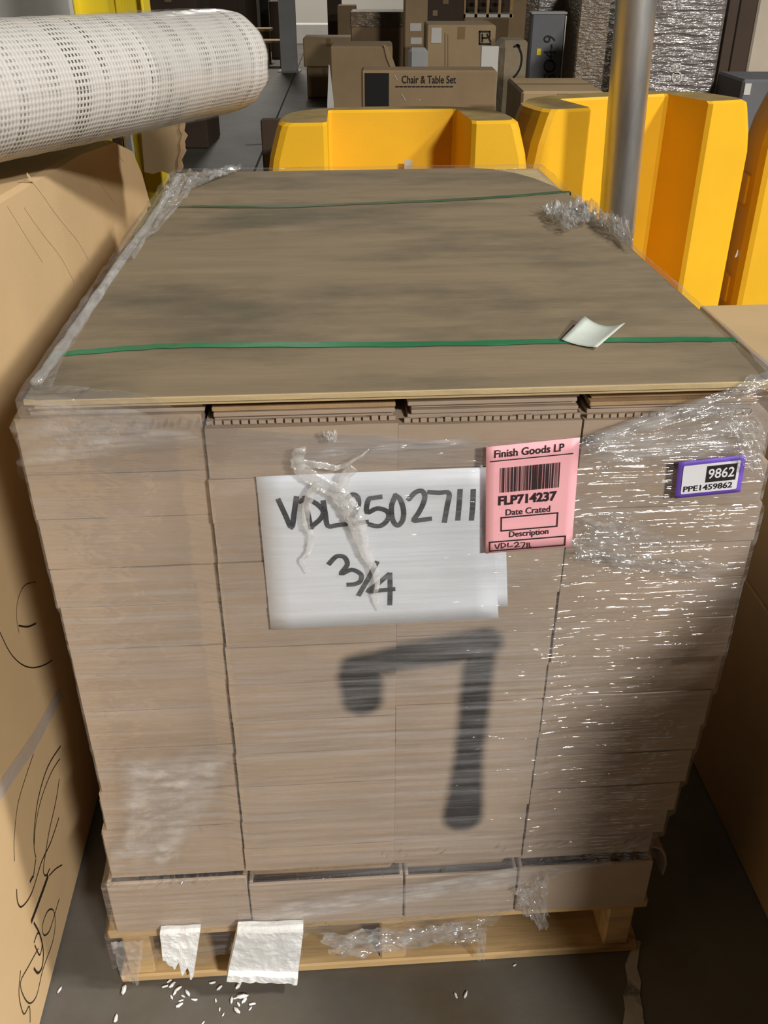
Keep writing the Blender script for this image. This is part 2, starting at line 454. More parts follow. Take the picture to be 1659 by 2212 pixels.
# ------------------------------------------------------------------ the setting
fl = mesh_obj('floor', [(-14, -8, 0), (14, -8, 0), (14, 26, 0), (-14, 26, 0)], [(0, 1, 2, 3)], M['floor'])
tag(fl, 'worn grey brown concrete warehouse floor', 'floor', kind='structure')
for (a, b) in (((635, 165), (545, 380)),):
    A = atz(*a, 0.002); B = atz(*b, 0.002)
    d = (B - A).normalized()
    bm = stroke_bm([A - d * 6, B + d * 0.5], (0, 0, 1), 0.018, sm=False)
    bm_obj('floor_joint', bm, M['joint'], fl)
A = atz(536, 312, 0.002); B = atz(562, 311, 0.002)
bm_obj('floor_mark', stroke_bm([A, B + (B - A)], (0, 0, 1), 0.06, sm=False), M['floor_paint'], fl)
wl = box('wall_back', (-14, 14, 24, 24.3, 0, 7), M['wall'])
tag(wl, 'pale painted warehouse back wall', 'wall', kind='structure')

# ------------------------------------------------------------------ wooden pallet under the load
pal = empty('wooden_pallet', MS)
tag(pal, 'rough wooden pallet carrying the wrapped stack of flat cartons', 'pallet')
PX0, PX1, PD = -0.447, 0.442, 1.25
for i in range(3):
    x = (PX0 + 0.02, -0.006, PX1 - 0.064)[i]
    box('stringer', (x, x + 0.044, 0.004, PD, 0.017, 0.116), M['wood'] if i else M['wood'], pal, bev=0.003)
for i in range(8):
    y = 0.002 + i * (PD - 0.1) / 7
    box('deck_board', (PX0, PX1, y, y + 0.098, 0.115, 0.134), M['wood'], pal, bev=0.003)
for i in range(4):
    y = 0.0 + i * (PD - 0.13) / 3
    box('bottom_board', (PX0 + .005, PX1 - .002, y, y + 0.13, 0.001, 0.018), M['wood'], pal, bev=0.003)

# ------------------------------------------------------------------ flat cartons stacked on the pallet
ORD = ['topmost', 'second', 'third', 'fourth', 'fifth', 'sixth', 'seventh', 'eighth', 'ninth', 'tenth', 'eleventh', 'twelfth', 'thirteenth', 'lowest']
ZB = {
    'A': [1.036, .963, .902, .83, .772, .704, .645, .594, .523, .441, .364, .256],
    'B': [1.022, .956, .896, .839, .768, .704, .641, .574, .512, .448, .375, .314, .264],
    'C': [1.018, .960, .903, .844, .773, .709, .649, .587, .516, .451, .378, .312, .256],
    'D': [1.017, .955, .896, .84, .784, .72, .653, .59, .524, .474, .407, .347, .296, .252]}
XR = [.458, .468, .474, .472, .470, .471, .470, .465, .462, .458, .450, .441, .425]
XL = [-.415, -.415, -.414, -.413, -.41, -.409, -.41, -.41, -.409, -.413, -.421]
COLN = {'A': 'in outer column next to the scribbled carton', 'B': 'in second column from the scribbled carton',
        'C': 'in column below the pink label', 'D': 'in outer column below the purple-edged sticker'}
DEP = 1.20


def carton_mesh(name, x0, x1, y0, y1, z0, z1, mat, Mx, bow=0.0):
    """closed flat carton, front face a little bowed, soft edges, lid seam line pressed in"""
    bm = bmesh.new()
    nx, nz = 6, 3
    g = 0.0005
    z0 += g; z1 -= g
    def pt(i, k):
        s = i / nx; t = k / nz
        x = x0 + (x1 - x0) * s; z = z0 + (z1 - z0) * t
        b = bow * (1 - (2 * s - 1) ** 2) * (0.6 + 0.4 * t)
        e = 0.0012 if i in (0, nx) or k in (0, nz) else 0.0
        return (x, y0 - b + e, z + R(-.0006, .0006))
    F_ = [[bm.verts.new(pt(i, k)) for k in range(nz + 1)] for i in range(nx + 1)]
    G_ = [[bm.verts.new((F_[i][k].co.x, y0 + 0.006, F_[i][k].co.z)) if i in (0, nx) or k in (0, nz) else None for k in range(nz + 1)] for i in range(nx + 1)]
    for i in range(nx):
        for k in range(nz): bm.faces.new((F_[i][k], F_[i + 1][k], F_[i + 1][k + 1], F_[i][k + 1]))
    ringi = [(i, 0) for i in range(nx)] + [(nx, k) for k in range(nz)] + [(i, nz) for i in range(nx, 0, -1)] + [(0, k) for k in range(nz, 0, -1)]
    back = []
    for (i, k) in ringi:
        back.append(bm.verts.new((F_[i][k].co.x, y1, F_[i][k].co.z)))
    n = len(ringi)
    for j in range(n):
        a = ringi[j]; b = ringi[(j + 1) % n]
        bm.faces.new((F_[a[0]][a[1]], G_[a[0]][a[1]], G_[b[0]][b[1]], F_[b[0]][b[1]]))
        bm.faces.new((G_[a[0]][a[1]], back[j], back[(j + 1) % n], G_[b[0]][b[1]]))
    bm.faces.new(back)
    for row in G_:
        for v in row:
            if v is not None and not v.link_faces: bm.verts.remove(v)
    return bm_obj(name, bm, mat, None, Mx)


YC = {'A': 0.010, 'B': 0.000, 'C': 0.003, 'D': 0.004}
for c, zb in ZB.items():
    n = len(zb) - 1
    for i in range(n):
        z1, z0 = zb[i], zb[i + 1]
        k = i / (n - 1)
        k = (1.03 - (z0 + z1) / 2) / .78; sAB = -0.205 - 0.010 * k; sBC = 0.0165; sCD = 0.234 - 0.016 * k
        x0, x1 = {'A': (XL[min(i, len(XL) - 1)], sAB - .0015 - R(0, .0012)), 'B': (sAB + .0008 + R(0, .002), sBC - .0003), 'C': (sBC + .0003, sCD - .0012 - R(0, .0008)), 'D': (sCD + .0012 + R(0, .0008), XR[min(i, len(XR) - 1)])}[c]
        y0 = YC[c] + R(-.0025, .0025)
        if c == 'B': y0 = -0.001 + R(-.0015, .0015)
        o = carton_mesh('flat_carton', x0, x1, y0, DEP + R(-.01, .01), z0, z1, M['kraft_sprayed'], MS, bow=R(0.0, 0.002))
        tag(o, 'flat kraft carton, %s layer below plywood, %s' % (ORD[i] if i < n - 1 else 'lowest', COLN[c]), 'carton', 'flat cartons in the wrapped stack')
# the bottom row of shallow trays, fronts a little proud of the stack, gap above them
TR = [('A', -.43, -.215, .000, .252), ('B', -.212, .03, -.004, .237), ('C', .033, .212, -.004, .235), ('D', .215, .432, -.004, .240)]
for (c, x0, x1, y0, zt) in TR:
    t = empty('cardboard_tray', MS)
    tag(t, 'shallow cardboard tray on the pallet deck, %s' % {'A': 'at the corner next to scribbled carton', 'B': 'above the white foam slab', 'C': 'above the pallet middle stringer', 'D': 'bare corner clear of the film'}[c], 'tray', 'trays on the pallet deck')
    z0 = .1345; th = .006
    box('front_panel', (x0, x1, y0, y0 + th, z0, zt), M['kraft'], t, bev=.0015)
    box('back_panel', (x0, x1, DEP - .006, DEP, z0, zt), M['kraft'], t, bev=.0015)
    box('side_panel', (x0, x0 + th, y0 + th, DEP - .006, z0, zt), M['kraft'], t, bev=.0015)
    box('side_panel', (x1 - th, x1, y0 + th, DEP - .006, z0, zt), M['kraft'], t, bev=.0015)
    box('contents_block', (x0 + th, x1 - th, y0 + .035, DEP - .006, z0, .2515), M['kraft_edge'], t)
    if c == 'D':
        bm = bmesh.new(); P = []
        for i in range(5):
            an = i / 4 * 1.9
            P.append((x1 + .004 + .03 * math.sin(an), zt - .055 * (1 - math.cos(an)) + .012))
        for i, (x, z) in enumerate(P):
            P[i] = (bm.verts.new((x, y0 + .02, z)), bm.verts.new((x - .004, y0 + .16, z - .006)))
        for i in range(4): bm.faces.new((P[i][0], P[i][1], P[i + 1][1], P[i + 1][0]))
        o = bm_obj('torn_flap', bm, M['kraft'], t, smooth=True)
        o.modifiers.new('s', 'SOLIDIFY').thickness = 0.004

# cardboard sheets lying on the top cartons, under the plywood
SH = [('A', -.40, -.206, 1.036, 3), ('B', -.196, .012, 1.022, 5), ('C', .030, .228, 1.018, 6), ('D', .244, .44, 1.017, 6)]
for (c, x0, x1, z0, n) in SH:
    t = empty('cardboard_sheet_bundle', MS)
    tag(t, 'bundle of flattened cardboard sheets under the plywood, %s' % COLN[c], 'cardboard', 'sheet bundles under the plywood')
    zt = 1.0542; h = (zt - z0) / n
    for i in range(n):
        y = .014 + R(0, .010) + (.012 if i == n - 1 else 0)
        box('cardboard_sheet', (x0 + R(-.003, .003), x1 + R(-.003, .003), y, DEP, z0 + i * h, z0 + (i + 1) * h - .0012), M['kraft_edge'] if (c in 'BD' and i > 1) else M['kraft'], t, bev=.0008)
    if c in 'CD' or c == 'B':
        # perforated fold standing along the front edge
        m = 22
        for i in range(m):
            xa = x0 - .006 + (x1 - x0 + .01) * i / m
            box('perforated_tooth', (xa, xa + (x1 - x0) / m * .8, .0075, .0105, z0 + .0005, z0 + R(.0045, .0065)), M['kraft'], t)

# ------------------------------------------------------------------ plywood sheets on top
BX0, BX1, BY0, BY1 = -.394, .449, -.012, 1.258
lo = prism('plywood_sheet', [(BX0 + .01, BY0 + .006), (BX1 - .004, BY0 + .006), (BX1 - .002, 1.285), (BX0 + .01, 1.262)], 1.0545, 1.0598, M['board_edge'], None, MS)
tag(lo, 'lower thin plywood sheet with pale square corner showing under the stained one', 'plywood')
pts = [(BX0, BY0 + .004), (BX0 + .02, BY0), (BX1 - .03, BY0), (BX1 - .008, BY0 + .006), (BX1, BY0 + .03)]
pts += [(BX1 - .002, .90), (BX1 - .006, .97), (BX1 - .018, 1.05), (BX1 - .045, 1.14), (BX1 - .075, 1.20), (BX1 - .115, 1.245), (BX1 - .16, 1.262), (BX0 + .03, 1.252), (BX0, 1.235)]
top = prism('plywood_sheet', pts, 1.0602, 1.0672, M['board'], None, MS, bev=.0015)
top.data.materials.append(M['board_edge'])
for p in top.data.polygons:
    if abs(p.normal.z) < .5: p.material_index = 1
tag(top, 'brown stained upper plywood sheet with rounded far corner on the stack', 'plywood')
ZT = 1.0674


def strap(pix, width, mat, label):
    t = empty('packing_strap', MS); tag(t, label, 'strap', 'green packing straps')
    P = [tz(u, v, ZT + .001) for u, v in pix]
    bm = bmesh.new(); rows = []
    full = smooth_path(P, 6)
    for i, p in enumerate(full):
        wob = .0004 * math.sin(i * 1.7)
        rows.append((bm.verts.new((p.x, p.y - width / 2 + wob * 3, p.z + .0006)), bm.verts.new((p.x, p.y + width / 2 + wob, p.z + .0006 + abs(wob)))))
    for i in range(len(rows) - 1): bm.faces.new((rows[i][0], rows[i][1], rows[i + 1][1], rows[i + 1][0]))
    o = bm_obj('top_run', bm, mat, t); o.modifiers.new('s', 'SOLIDIFY').thickness = .0008
    for s, e in ((-1, full[0]), (1, full[-1])):
        xe = BX0 - .003 if s < 0 else BX1 + .002
        bm = bmesh.new()
        prof = [(e.x, ZT + .0012), (xe, ZT + .0005), (xe + s * .001, ZT - .012)] + ([(-.4178, 1.03), (-.4178, .45), (-.4238, .36), (-.4242, .258), (-.4330, .25), (-.4330, .136)] if s < 0 else [(.4768, .95), (.4768, .6), (.468, .5), (.4665, .46), (.456, .36), (.446, .30), (.436, .24), (.4350, .136)])
        q = [(bm.verts.new((x, e.y - width / 2, z)), bm.verts.new((x, e.y + width / 2, z))) for x, z in prof]
        for i in range(len(q) - 1): bm.faces.new((q[i][0], q[i][1], q[i + 1][1], q[i + 1][0]))
        o = bm_obj('side_run', bm, mat, t); o.modifiers.new('s', 'SOLIDIFY').thickness = .0008
    return t


strap([(150, 763), (300, 751), (420, 746), (700, 745), (1000, 742), (1300, 735), (1535, 733)], .0145, M['green'], 'bright green plastic strap under the small paper scrap across plywood')
strap([(415, 446), (600, 447), (750, 441), (950, 433), (1100, 424), (1215, 414)], .014, M['green_dirty'], 'dirty dark green plastic strap across the far end of plywood')

# curled paper scrap on the near strap
q = [tz(u, v, ZT + .004) for u, v in ((1212, 733), (1262, 696), (1348, 711), (1290, 750))]
bm = bmesh.new(); n = 8; V = [[None] * (n + 1) for _ in range(n + 1)]
for i in range(n + 1):
    for j in range(n + 1):
        s, t = i / n, j / n
        p = (q[0] * (1 - s) + q[3] * s) * (1 - t) + (q[1] * (1 - s) + q[2] * s) * t
        V[i][j] = bm.verts.new((p.x, p.y, ZT + .002 + .006 * (2 * s - 1) ** 2 * (0.4 + t) + .002 * t))
for i in range(n):
    for j in range(n): bm.faces.new((V[i][j], V[i + 1][j], V[i + 1][j + 1], V[i][j + 1]))
o = bm_obj('paper_scrap', bm, M['scrap'], None, MS, smooth=True); o.modifiers.new('s', 'SOLIDIFY').thickness = .0006
tag(o, 'small pale curled paper scrap lying on the near green strap', 'paper')

# ------------------------------------------------------------------ papers and labels on the front
YS1, YS2, YP, YK = -.0052, -.0064, -.0172, -.0130


def quad_sheet(name, pix, y, mat, thick=.0006, parent=None, warp=0.0, n=10):
    q = [fr(u, v, y) for u, v in pix]            # TL TR BR BL
    bm = bmesh.new(); V = [[None] * (n + 1) for _ in range(n + 1)]
    for i in range(n + 1):
        for j in range(n + 1):
            s, t = i / n, j / n
            p = (q[0] * (1 - s) + q[1] * s) * (1 - t) + (q[3] * (1 - s) + q[2] * s) * t
            V[i][j] = bm.verts.new((p.x, y + warp * math.sin(3.1 * s + 2 * t) * .5, p.z))
    for i in range(n):
        for j in range(n): bm.faces.new((V[i][j], V[i + 1][j], V[i + 1][j + 1], V[i][j + 1]))
    o = bm_obj(name, bm, mat, parent, None if parent else MS, smooth=True)
    o.modifiers.new('s', 'SOLIDIFY').thickness = thick
    return o


o = quad_sheet('paper_sheet', [(568, 1029), (1088, 1008), (1097, 1309), (604, 1350)], YS1, M['paper'])
tag(o, 'blank white sheet peeking out behind the handwritten sheet', 'paper')
sh = empty('paper_sheet', MS)
tag(sh, 'white sheet with black marker numbers under the stretch film', 'paper')
shf = quad_sheet('sheet_face', [(553, 1030), (1058, 1012), (1077, 1335), (585, 1361)], YS2, M['paper'], parent=sh)


def pen(crop, sc, pts, y): return [fr(crop[0] + X / sc, crop[1] + Y / sc, y) for X, Y in pts]


STROKES = [[(180, 440), (222, 530), (262, 612), (278, 520), (292, 425)],
           [(345, 422), (362, 510), (384, 612)], [(315, 446), (352, 432), (410, 455), (450, 490), (462, 520), (440, 560), (384, 608)],
           [(462, 450), (474, 520), (490, 600), (545, 596), (600, 590)],
           [(612, 425), (645, 402), (678, 420), (682, 470), (650, 530), (618, 590), (680, 582), (735, 575)],
           [(820, 418), (780, 424), (745, 436), (736, 515), (800, 490), (862, 508), (872, 548), (840, 590), (800, 602), (755, 592)],
           [(915, 410), (892, 470), (893, 540), (910, 585), (935, 596), (962, 560), (966, 500), (946, 435), (918, 410)],
           [(1000, 432), (1040, 390), (1080, 380), (1100, 410), (1090, 460), (1060, 520), (1030, 566), (1080, 562), (1132, 556)],
           [(1128, 388), (1190, 392), (1252, 394), (1240, 480), (1224, 570)], [(1322, 380), (1316, 470), (1308, 556)], [(1405, 380), (1402, 470), (1394, 556)],
           [(500, 836), (545, 792), (595, 798), (612, 845), (572, 902), (640, 876), (698, 905), (694, 948), (660, 966), (620, 970)],
           [(797, 832), (745, 930), (686, 1032)], [(872, 906), (810, 960), (742, 1012), (820, 1006), (902, 998)], [(880, 904), (882, 1000), (880, 1090)]]
bm = bmesh.new()
for s in STROKES: stroke_bm(pen((540, 930), 2.911, s, YS2 - .0008), (0, -1, 0), .0062, bm)
bm_obj('marker_handwriting', bm, M['ink'], shf)

pl = empty('pink_label', MS); tag(pl, 'pink goods label with barcode stuck on the stretch film', 'label')
PQ = [(1050, 966), (1253, 945), (1235, 1181), (1049, 1196)]
plf = quad_sheet('label_face', PQ, YP, M['pink'], parent=pl, thick=.0004)


def quad_map(pix, y):
    q = [fr(u, v, y) for u, v in pix]
    return lambda s, t: (q[0] * (1 - s) + q[1] * s) * (1 - t) + (q[3] * (1 - s) + q[2] * s) * t


def print_text(body, s0, s1, t0, t1, qm, mat, parent, name, bold=0.0):
    vs, fs = text_fit(body, 0, 1, 0, 1, bold)
    return mesh_obj(name, [qm(s0 + v.x * (s1 - s0), t1 - v.y * (t1 - t0)) for v in vs], fs, mat, parent)


def print_rects(rects, qm, mat, parent, name):
    vs, fs = [], []
    for (s0, s1, t0, t1) in rects:
        b = len(vs); vs += [qm(s0, t0), qm(s1, t0), qm(s1, t1), qm(s0, t1)]; fs.append((b, b + 1, b + 2, b + 3))
    return mesh_obj(name, vs, fs, mat, parent)


def frame_rects(s0, s1, t0, t1, ws, wt): return [(s0, s1, t0, t0 + wt), (s0, s1, t1 - wt, t1), (s0, s0 + ws, t0, t1), (s1 - ws, s1, t0, t1)]


qp = quad_map(PQ, YP - .0012)
print_text('Finish Goods LP', .09, .84, .035, .105, qp, M['print'], plf, 'printed_text', .018)
print_text('FLP714237', .14, .79, .455, .545, qp, M['print'], plf, 'printed_text', .04)
print_text('Date Crated', .225, .725, .585, .645, qp, M['print'], plf, 'printed_text', .012)
print_text('Description', .27, .72, .80, .875, qp, M['print'], plf, 'printed_text', .012)
print_rects([(.045, .94, .128, .138)], qp, M['print'], plf, 'printed_rule')
print_rects(frame_rects(.17, .82, .655, .795, .014, .013), qp, M['print'], plf, 'printed_box')
print_rects(frame_rects(.04, .925, .885, .985, .014, .013), qp, M['print'], plf, 'printed_box')
rr = random.Random(3); bars = []; x = .155
while x < .805:
    wd = rr.choice([.006, .006, .010, .017]); bars.append((x, min(x + wd, .812), .20, .425)); x += wd + rr.choice([.006, .007, .012])
print_rects(bars, qp, M['print'], plf, 'barcode')
bm = bmesh.new()
for s in [[(105, 650), (118, 675), (131, 644)], [(141, 641), (141, 671)], [(141, 641), (160, 646), (164, 658), (141, 671)], [(180, 640), (179, 663), (205, 658)],
          [(215, 645), (230, 635), (238, 648), (217, 665), (245, 660)], [(250, 640), (275, 640), (261, 668)], [(288, 640), (288, 665)], [(300, 640), (302, 663), (310, 662)]]:
    stroke_bm([p for p in pen((1030, 930), 2.637, s, YP - .0012)], (0, -1, 0), .0011, bm)
bm_obj('pen_handwriting', bm, M['pen'], plf)

pk = empty('purple_sticker', MS); tag(pk, 'white asset sticker with purple border on the stretch film', 'sticker')
QQ = [(1466, 998), (1613, 982), (1599, 1063), (1457, 1077)]
pkb = quad_sheet('sticker_border', QQ, YK, M['purple'], parent=pk, thick=.0004)
qk = quad_map(QQ, YK - .0010)
rc = [(.085, .16), (.10, .13), (.915, .13), (.93, .16), (.93, .87), (.915, .90), (.10, .90), (.085, .87)]
mesh_obj('sticker_face', [qk(s, t) for s, t in rc], [tuple(range(8))], M['label_white'], pkb)
qk = quad_map(QQ, YK - .0016)
print_rects([(.44, .89, .20, .64)], qk, M['print'], pkb, 'printed_block')
print_text('PPE1459862', .12, .86, .69, .85, qk, M['print'], pkb, 'printed_text', .02)
qk = quad_map(QQ, YK - .0022)
print_text('9862', .47, .86, .28, .55, qk, M['label_white'], pkb, 'printed_text', .015)

# ------------------------------------------------------------------ stretch film round the load
wrap = empty('stretch_wrap', MS)
tag(wrap, 'clear wrinkled stretch film wrapped around the stacked cartons and pallet', 'stretch film')


def lerp_tab(tab, x):
    if x <= tab[0][0]: return tab[0][1]
    for (a, b), (c, d) in zip(tab, tab[1:]):
        if x <= c: return b + (d - b) * (x - a) / (c - a)
    return tab[-1][1]


def layer_x(z, tab, zb, outside):
    if z > zb[0]: return None
    for i in range(len(tab)):
        if z >= zb[min(i + 1, len(zb) - 1)]: return tab[i]
    return outside


def xr(z):
    v = layer_x(z, XR, ZB['D'], .434)
    return (.453 if v is None else v) + .0015


def xl(z):
    v = layer_x(z, XL, ZB['A'], -.436)
    if z < .132: return -.452
    return (-.400 if v is None else v) - .0015


TOPF = [(-.42, 1.105), (-.36, 1.098), (-.30, 1.080), (-.25, 1.058), (-.20, 1.034), (-.10, 1.020), (0, 1.013), (.05, 1.002), (.2, 1.0), (.27, 1.004), (.33, 1.030), (.40, 1.058), (.44, 1.085), (.47, 1.09)]
BOTF = [(-.45, .045), (-.40, .055), (-.34, .075), (-.28, .05), (-.22, .075), (-.15, .09), (-.08, .105), (-.02, .06), (.04, .045), (.09, .055), (.13, .075), (.17, .11), (.21, .10), (.25, .165), (.27, .20), (.31, .232), (.38, .246), (.45, .252)]
ZC = 1.0705
YFT = [(-.42, .003), (-.235, .002), (-.20, -.0095), (.22, -.0095), (.26, -.005), (.47, -.004)]


def film_shell():
    segs = []   # (side, param)
    NF, NS, NB = 170, 46, 20
    for i in range(NF): segs.append(('f', i / NF))
    for i in range(NS): segs.append(('r', i / NS))
    for i in range(NB): segs.append(('b', i / NB))
    for i in range(NS): segs.append(('l', i / NS))
    NZ = 120; bm = bmesh.new(); G = []
    for si, (sd, s) in enumerate(segs):
        colv = []
        x_ref = -.43 + s * .9
        if sd == 'f': ht = lerp_tab(TOPF, x_ref) + .003 * noise.noise((x_ref * 30, 0, 1)); hb = lerp_tab(BOTF, x_ref) + .016 * noise.noise((x_ref * 38, 5, 1))
        elif sd == 'r': ht = 1.088 - .012 * min(1, s * 6) + .006 * noise.noise((s * 20, 3, 1)); hb = .25 - .1 * s + .02 * noise.noise((s * 15, 9, 1))
        elif sd == 'b': ht = 1.085; hb = .10
        else: ht = 1.118 - .018 * min(1, s * 1.3) + .008 * noise.noise((s * 25, 7, 1)) if s < .95 else 1.105; hb = .05 + .03 * noise.noise((s * 15, 2, 1))
        for k in range(NZ + 1):
            h = hb + (ht - hb) * k / NZ
            z = min(h, ZC); over = max(0.0, h - ZC)
            a, b = xl(z), xr(z)
            xq = a + (b - a) * s if sd == 'f' else (b if sd == 'r' else a)
            yf, yb = lerp_tab(YFT, xq), 1.272
            if z > 1.0: yf += (-.0165 - yf) * min(1.0, (z - 1.0) / .05)
            if .14 <= z < .262: yf = min(yf, -.0075)
            if z < .14: yf = -.004
            r = .007
            if sd == 'f': x = a + (b - a) * s; y = yf; nx_, ny_ = 0, -1
            elif sd == 'r': x = b; y = yf + (yb - yf) * s; nx_, ny_ = 1, 0
            elif sd == 'b': x = b + (a - b) * s; y = yb; nx_, ny_ = 0, 1
            else: x = a; y = yb + (yf - yb) * s; nx_, ny_ = -1, 0
            # round the corners
            cxn = max(a + r, min(b - r, x)); cyn = max(yf + r, min(yb - r, y))
            dx, dy = x - cxn, y - cyn
            if abs(dx) > 1e-6 and abs(dy) > 1e-6:
                l = math.hypot(dx, dy); x = cxn + dx / l * r; y = cyn + dy / l * r; nx_, ny_ = dx / l, dy / l
            wv = .0022 * noise.noise((x * 7, y * 7, z * 55)) + .0012 * noise.noise((x * 16, y * 16, z * 150))
            if sd == 'f': wv = max(wv, -.003)
            wv = wv * (1 if sd == 'f' else .35) + .0016
            if z < .14: wv += .004 * noise.noise((x * 30, y * 30, z * 30))
            if sd == 'f': wv = .0008 + (wv - .0008) * min(1.0, max(0.0, min(x - a, b - x) / .05))
            elif not .04 < s < .96: wv = .0008
            x += nx_ * wv; y += ny_ * wv
            if over > 0:
                # lies over the edge of the plywood
                ux, uy = (0.5 * (a + b) - x), (0.6 - y)
                ix = max(-1, min(1, ux / .03)) * (1 if sd in 'lr' else .55 if abs(ux) > .36 else 0.0)
                iy = (1 if sd == 'f' else -1 if sd == 'b' else 0)
                x += ix * over; y += iy * over
                z = ZC + .002 + .0025 * noise.noise((x * 60, y * 60, 3))
            colv.append(bm.verts.new((x, y, z)))
        G.append(colv)
    n = len(G)
    for i in range(n):
        for k in range(NZ):
            bm.faces.new((G[i][k], G[(i + 1) % n][k], G[(i + 1) % n][k + 1], G[i][k + 1]))
    return bm_obj('film_skin', bm, M['film'], wrap, smooth=True)


film_shell()


def film_patch(pix, y, nu, nv, ridges, amp, mat, name='film_fold', plane='front', fray=0.0, seed=0, cr=0.0, zlev=None):
    """gathered film: quad with ridges running from edge 0-3 to edge 1-2"""
    q = [fr(u, v, y) for u, v in pix] if plane == 'front' else [tz(u, v, zlev) for u, v in pix]
    bm = bmesh.new(); V = []
    for i in range(nu + 1):
        row = []
        for j in range(nv + 1):
            s, t = i / nu, j / nv
            tt = t + fray * noise.noise((s * 5, t * 6, seed)) ; ss = s + fray * noise.noise((t * 7, s * 3, seed + 9)) * (1 if i in (0, nu) else .3)
            p = (q[0] * (1 - ss) + q[1] * ss) * (1 - tt) + (q[3] * (1 - ss) + q[2] * ss) * tt
            d = amp * (math.sin(t * ridges * math.pi * 2 + 3 * noise.noise((s * 3, t * 2, seed))) * .5 + noise.noise((s * 4, t * ridges, seed + 3)))
            d += cr * noise.noise((s * 9, t * 9, seed + 5)) + .5 * cr * noise.noise((s * 21, t * 21, seed + 6))
            if plane == 'front': row.append(bm.verts.new((p.x, p.y - abs(d), p.z)))
            else: row.append(bm.verts.new((p.x, p.y, p.z + abs(d))))
        V.append(row)
    for i in range(nu):
        for j in range(nv): bm.faces.new((V[i][j], V[i + 1][j], V[i + 1][j + 1], V[i][j + 1]))
    o = bm_obj(name, bm, mat, wrap, smooth=True)
    if name == 'film_fold':
        at = o.data.attributes.new('edge_fade', 'FLOAT', 'POINT')
        k = 0
        for i in range(nu + 1):
            for j in range(nv + 1):
                s, t = i / nu, j / nv
                e = min(s, 1 - s, t, 1 - t) * 2 + .25 * noise.noise((s * 4, t * 4, seed + 7))
                at.data[k].value = max(0.0, min(1.0, 1 - e / .35)); k += 1
    return o


YF = -.0165
# gathered upper edge and corner gathers
film_patch([(640, 972), (1048, 940), (1048, 962), (640, 992)], YF, 60, 8, 1.5, .006, M['film_fold'], seed=1, fray=.05)
film_patch([(1256, 944), (1330, 915), (1340, 985), (1256, 968)], YF, 40, 14, 3, .005, M['film_fold'], seed=12, fray=.03)
film_patch([(1262, 938), (1655, 806), (1655, 880), (1262, 956)], YF, 60, 30, 6, .008, M['film_fold'], seed=2, fray=.02)
film_patch([(1262, 950), (1655, 880), (1650, 985), (1262, 1000)], YF, 60, 30, 7, .006, M['film_fold'], seed=3, fray=.03)
film_patch([(1560, 905), (1656, 880), (1650, 1050), (1600, 1010)], YF - .004, 30, 40, 5, .008, M['film_clear'], seed=4, fray=.06, cr=.008)
film_patch([(1232, 1120), (1345, 1100), (1520, 1182), (1330, 1240)], YF, 50, 40, 9, .006, M['film_clear'], seed=5, fray=.04, cr=.002)
film_patch([(1240, 1186), (1590, 1215), (1560, 1255), (1230, 1215)], YF, 60, 26, 7, .005, M['film_clear'], seed=6, fray=.05)
film_patch([(1230, 1150), (1300, 1140), (1320, 1215), (1240, 1210)], YF, 24, 24, 3, .004, M['film_clear'], seed=16, fray=.08, cr=.005)
film_patch([(258, 1622), (525, 1602), (380, 1880), (235, 1880)], YF + .002, 50, 40, 7, .004, M['film_fold'], seed=7, fray=.06, cr=.002)
film_patch([(520, 1960), (1180, 1862), (1150, 1905), (520, 2010)], YF, 70, 20, 5, .004, M['film_fold'], seed=8, fray=.03)
film_patch([(28, 900), (520, 905), (480, 1040), (40, 1040)], YF - .001, 50, 26, 4, .003, M['film'], seed=9, fray=.03)
film_patch([(40, 838), (300, 885), (480, 960), (40, 1010)], YF - .003, 50, 40, 5, .003, M['film_fold'], seed=40, fray=.03)
film_patch([(430, 925), (1048, 950), (1048, 1012), (430, 1000)], YF - .001, 60, 20, 4, .003, M['film'], seed=41, fray=.03)
# ragged lower edge hanging over the pallet
film_patch([(690, 2015), (1045, 1985), (1030, 2030), (730, 2060)], -.012, 60, 26, 4, .008, M['film_clear'], name='film_rag', seed=10, fray=.10, cr=.012)
film_patch([(1110, 1915), (1185, 1890), (1180, 2010), (1125, 1965)], -.014, 26, 36, 2, .006, M['film_clear'], name='film_rag', seed=11, fray=.16, cr=.010)
film_patch([(1030, 2000), (1052, 1998), (1046, 2070), (1030, 2075)], -.016, 8, 24, 1, .004, M['film_clear'], name='film_rag', seed=13, fray=.2, cr=.008)
film_patch([(240, 2035), (310, 2030), (300, 2125), (262, 2112)], -.010, 20, 30, 3, .004, M['film_fold'], name='film_rag', seed=14, fray=.08, cr=.003)
film_patch([(500, 2008), (662, 2004), (648, 2102), (492, 2097)], -.034, 30, 30, 3, .002, M['film_fold'], seed=50, fray=.03)
# crumpled loose film on the far edges of the plywood
film_patch([(1166, 452), (1262, 440), (1282, 478), (1220, 500)], 0, 40, 30, 2, .012, M['film_clear'], name='film_scrap', plane='top', zlev=1.075, seed=20, fray=.10, cr=.022)
film_patch([(1245, 442), (1352, 482), (1368, 542), (1290, 486)], 0, 40, 30, 2, .012, M['film_clear'], name='film_scrap', plane='top', zlev=1.073, seed=21, fray=.10, cr=.022)
film_patch([(370, 378), (525, 366), (470, 385), (345, 440)], 0, 40, 24, 4, .010, M['film_clear'], name='film_scrap', plane='top', zlev=1.073, seed=22, fray=.06, cr=.010)
film_patch([(392, 384), (440, 384), (290, 560), (255, 560)], 0, 20, 60, 2, .010, M['film_fold'], name='film_scrap', plane='top', zlev=1.072, seed=23, fray=.02, cr=.003)
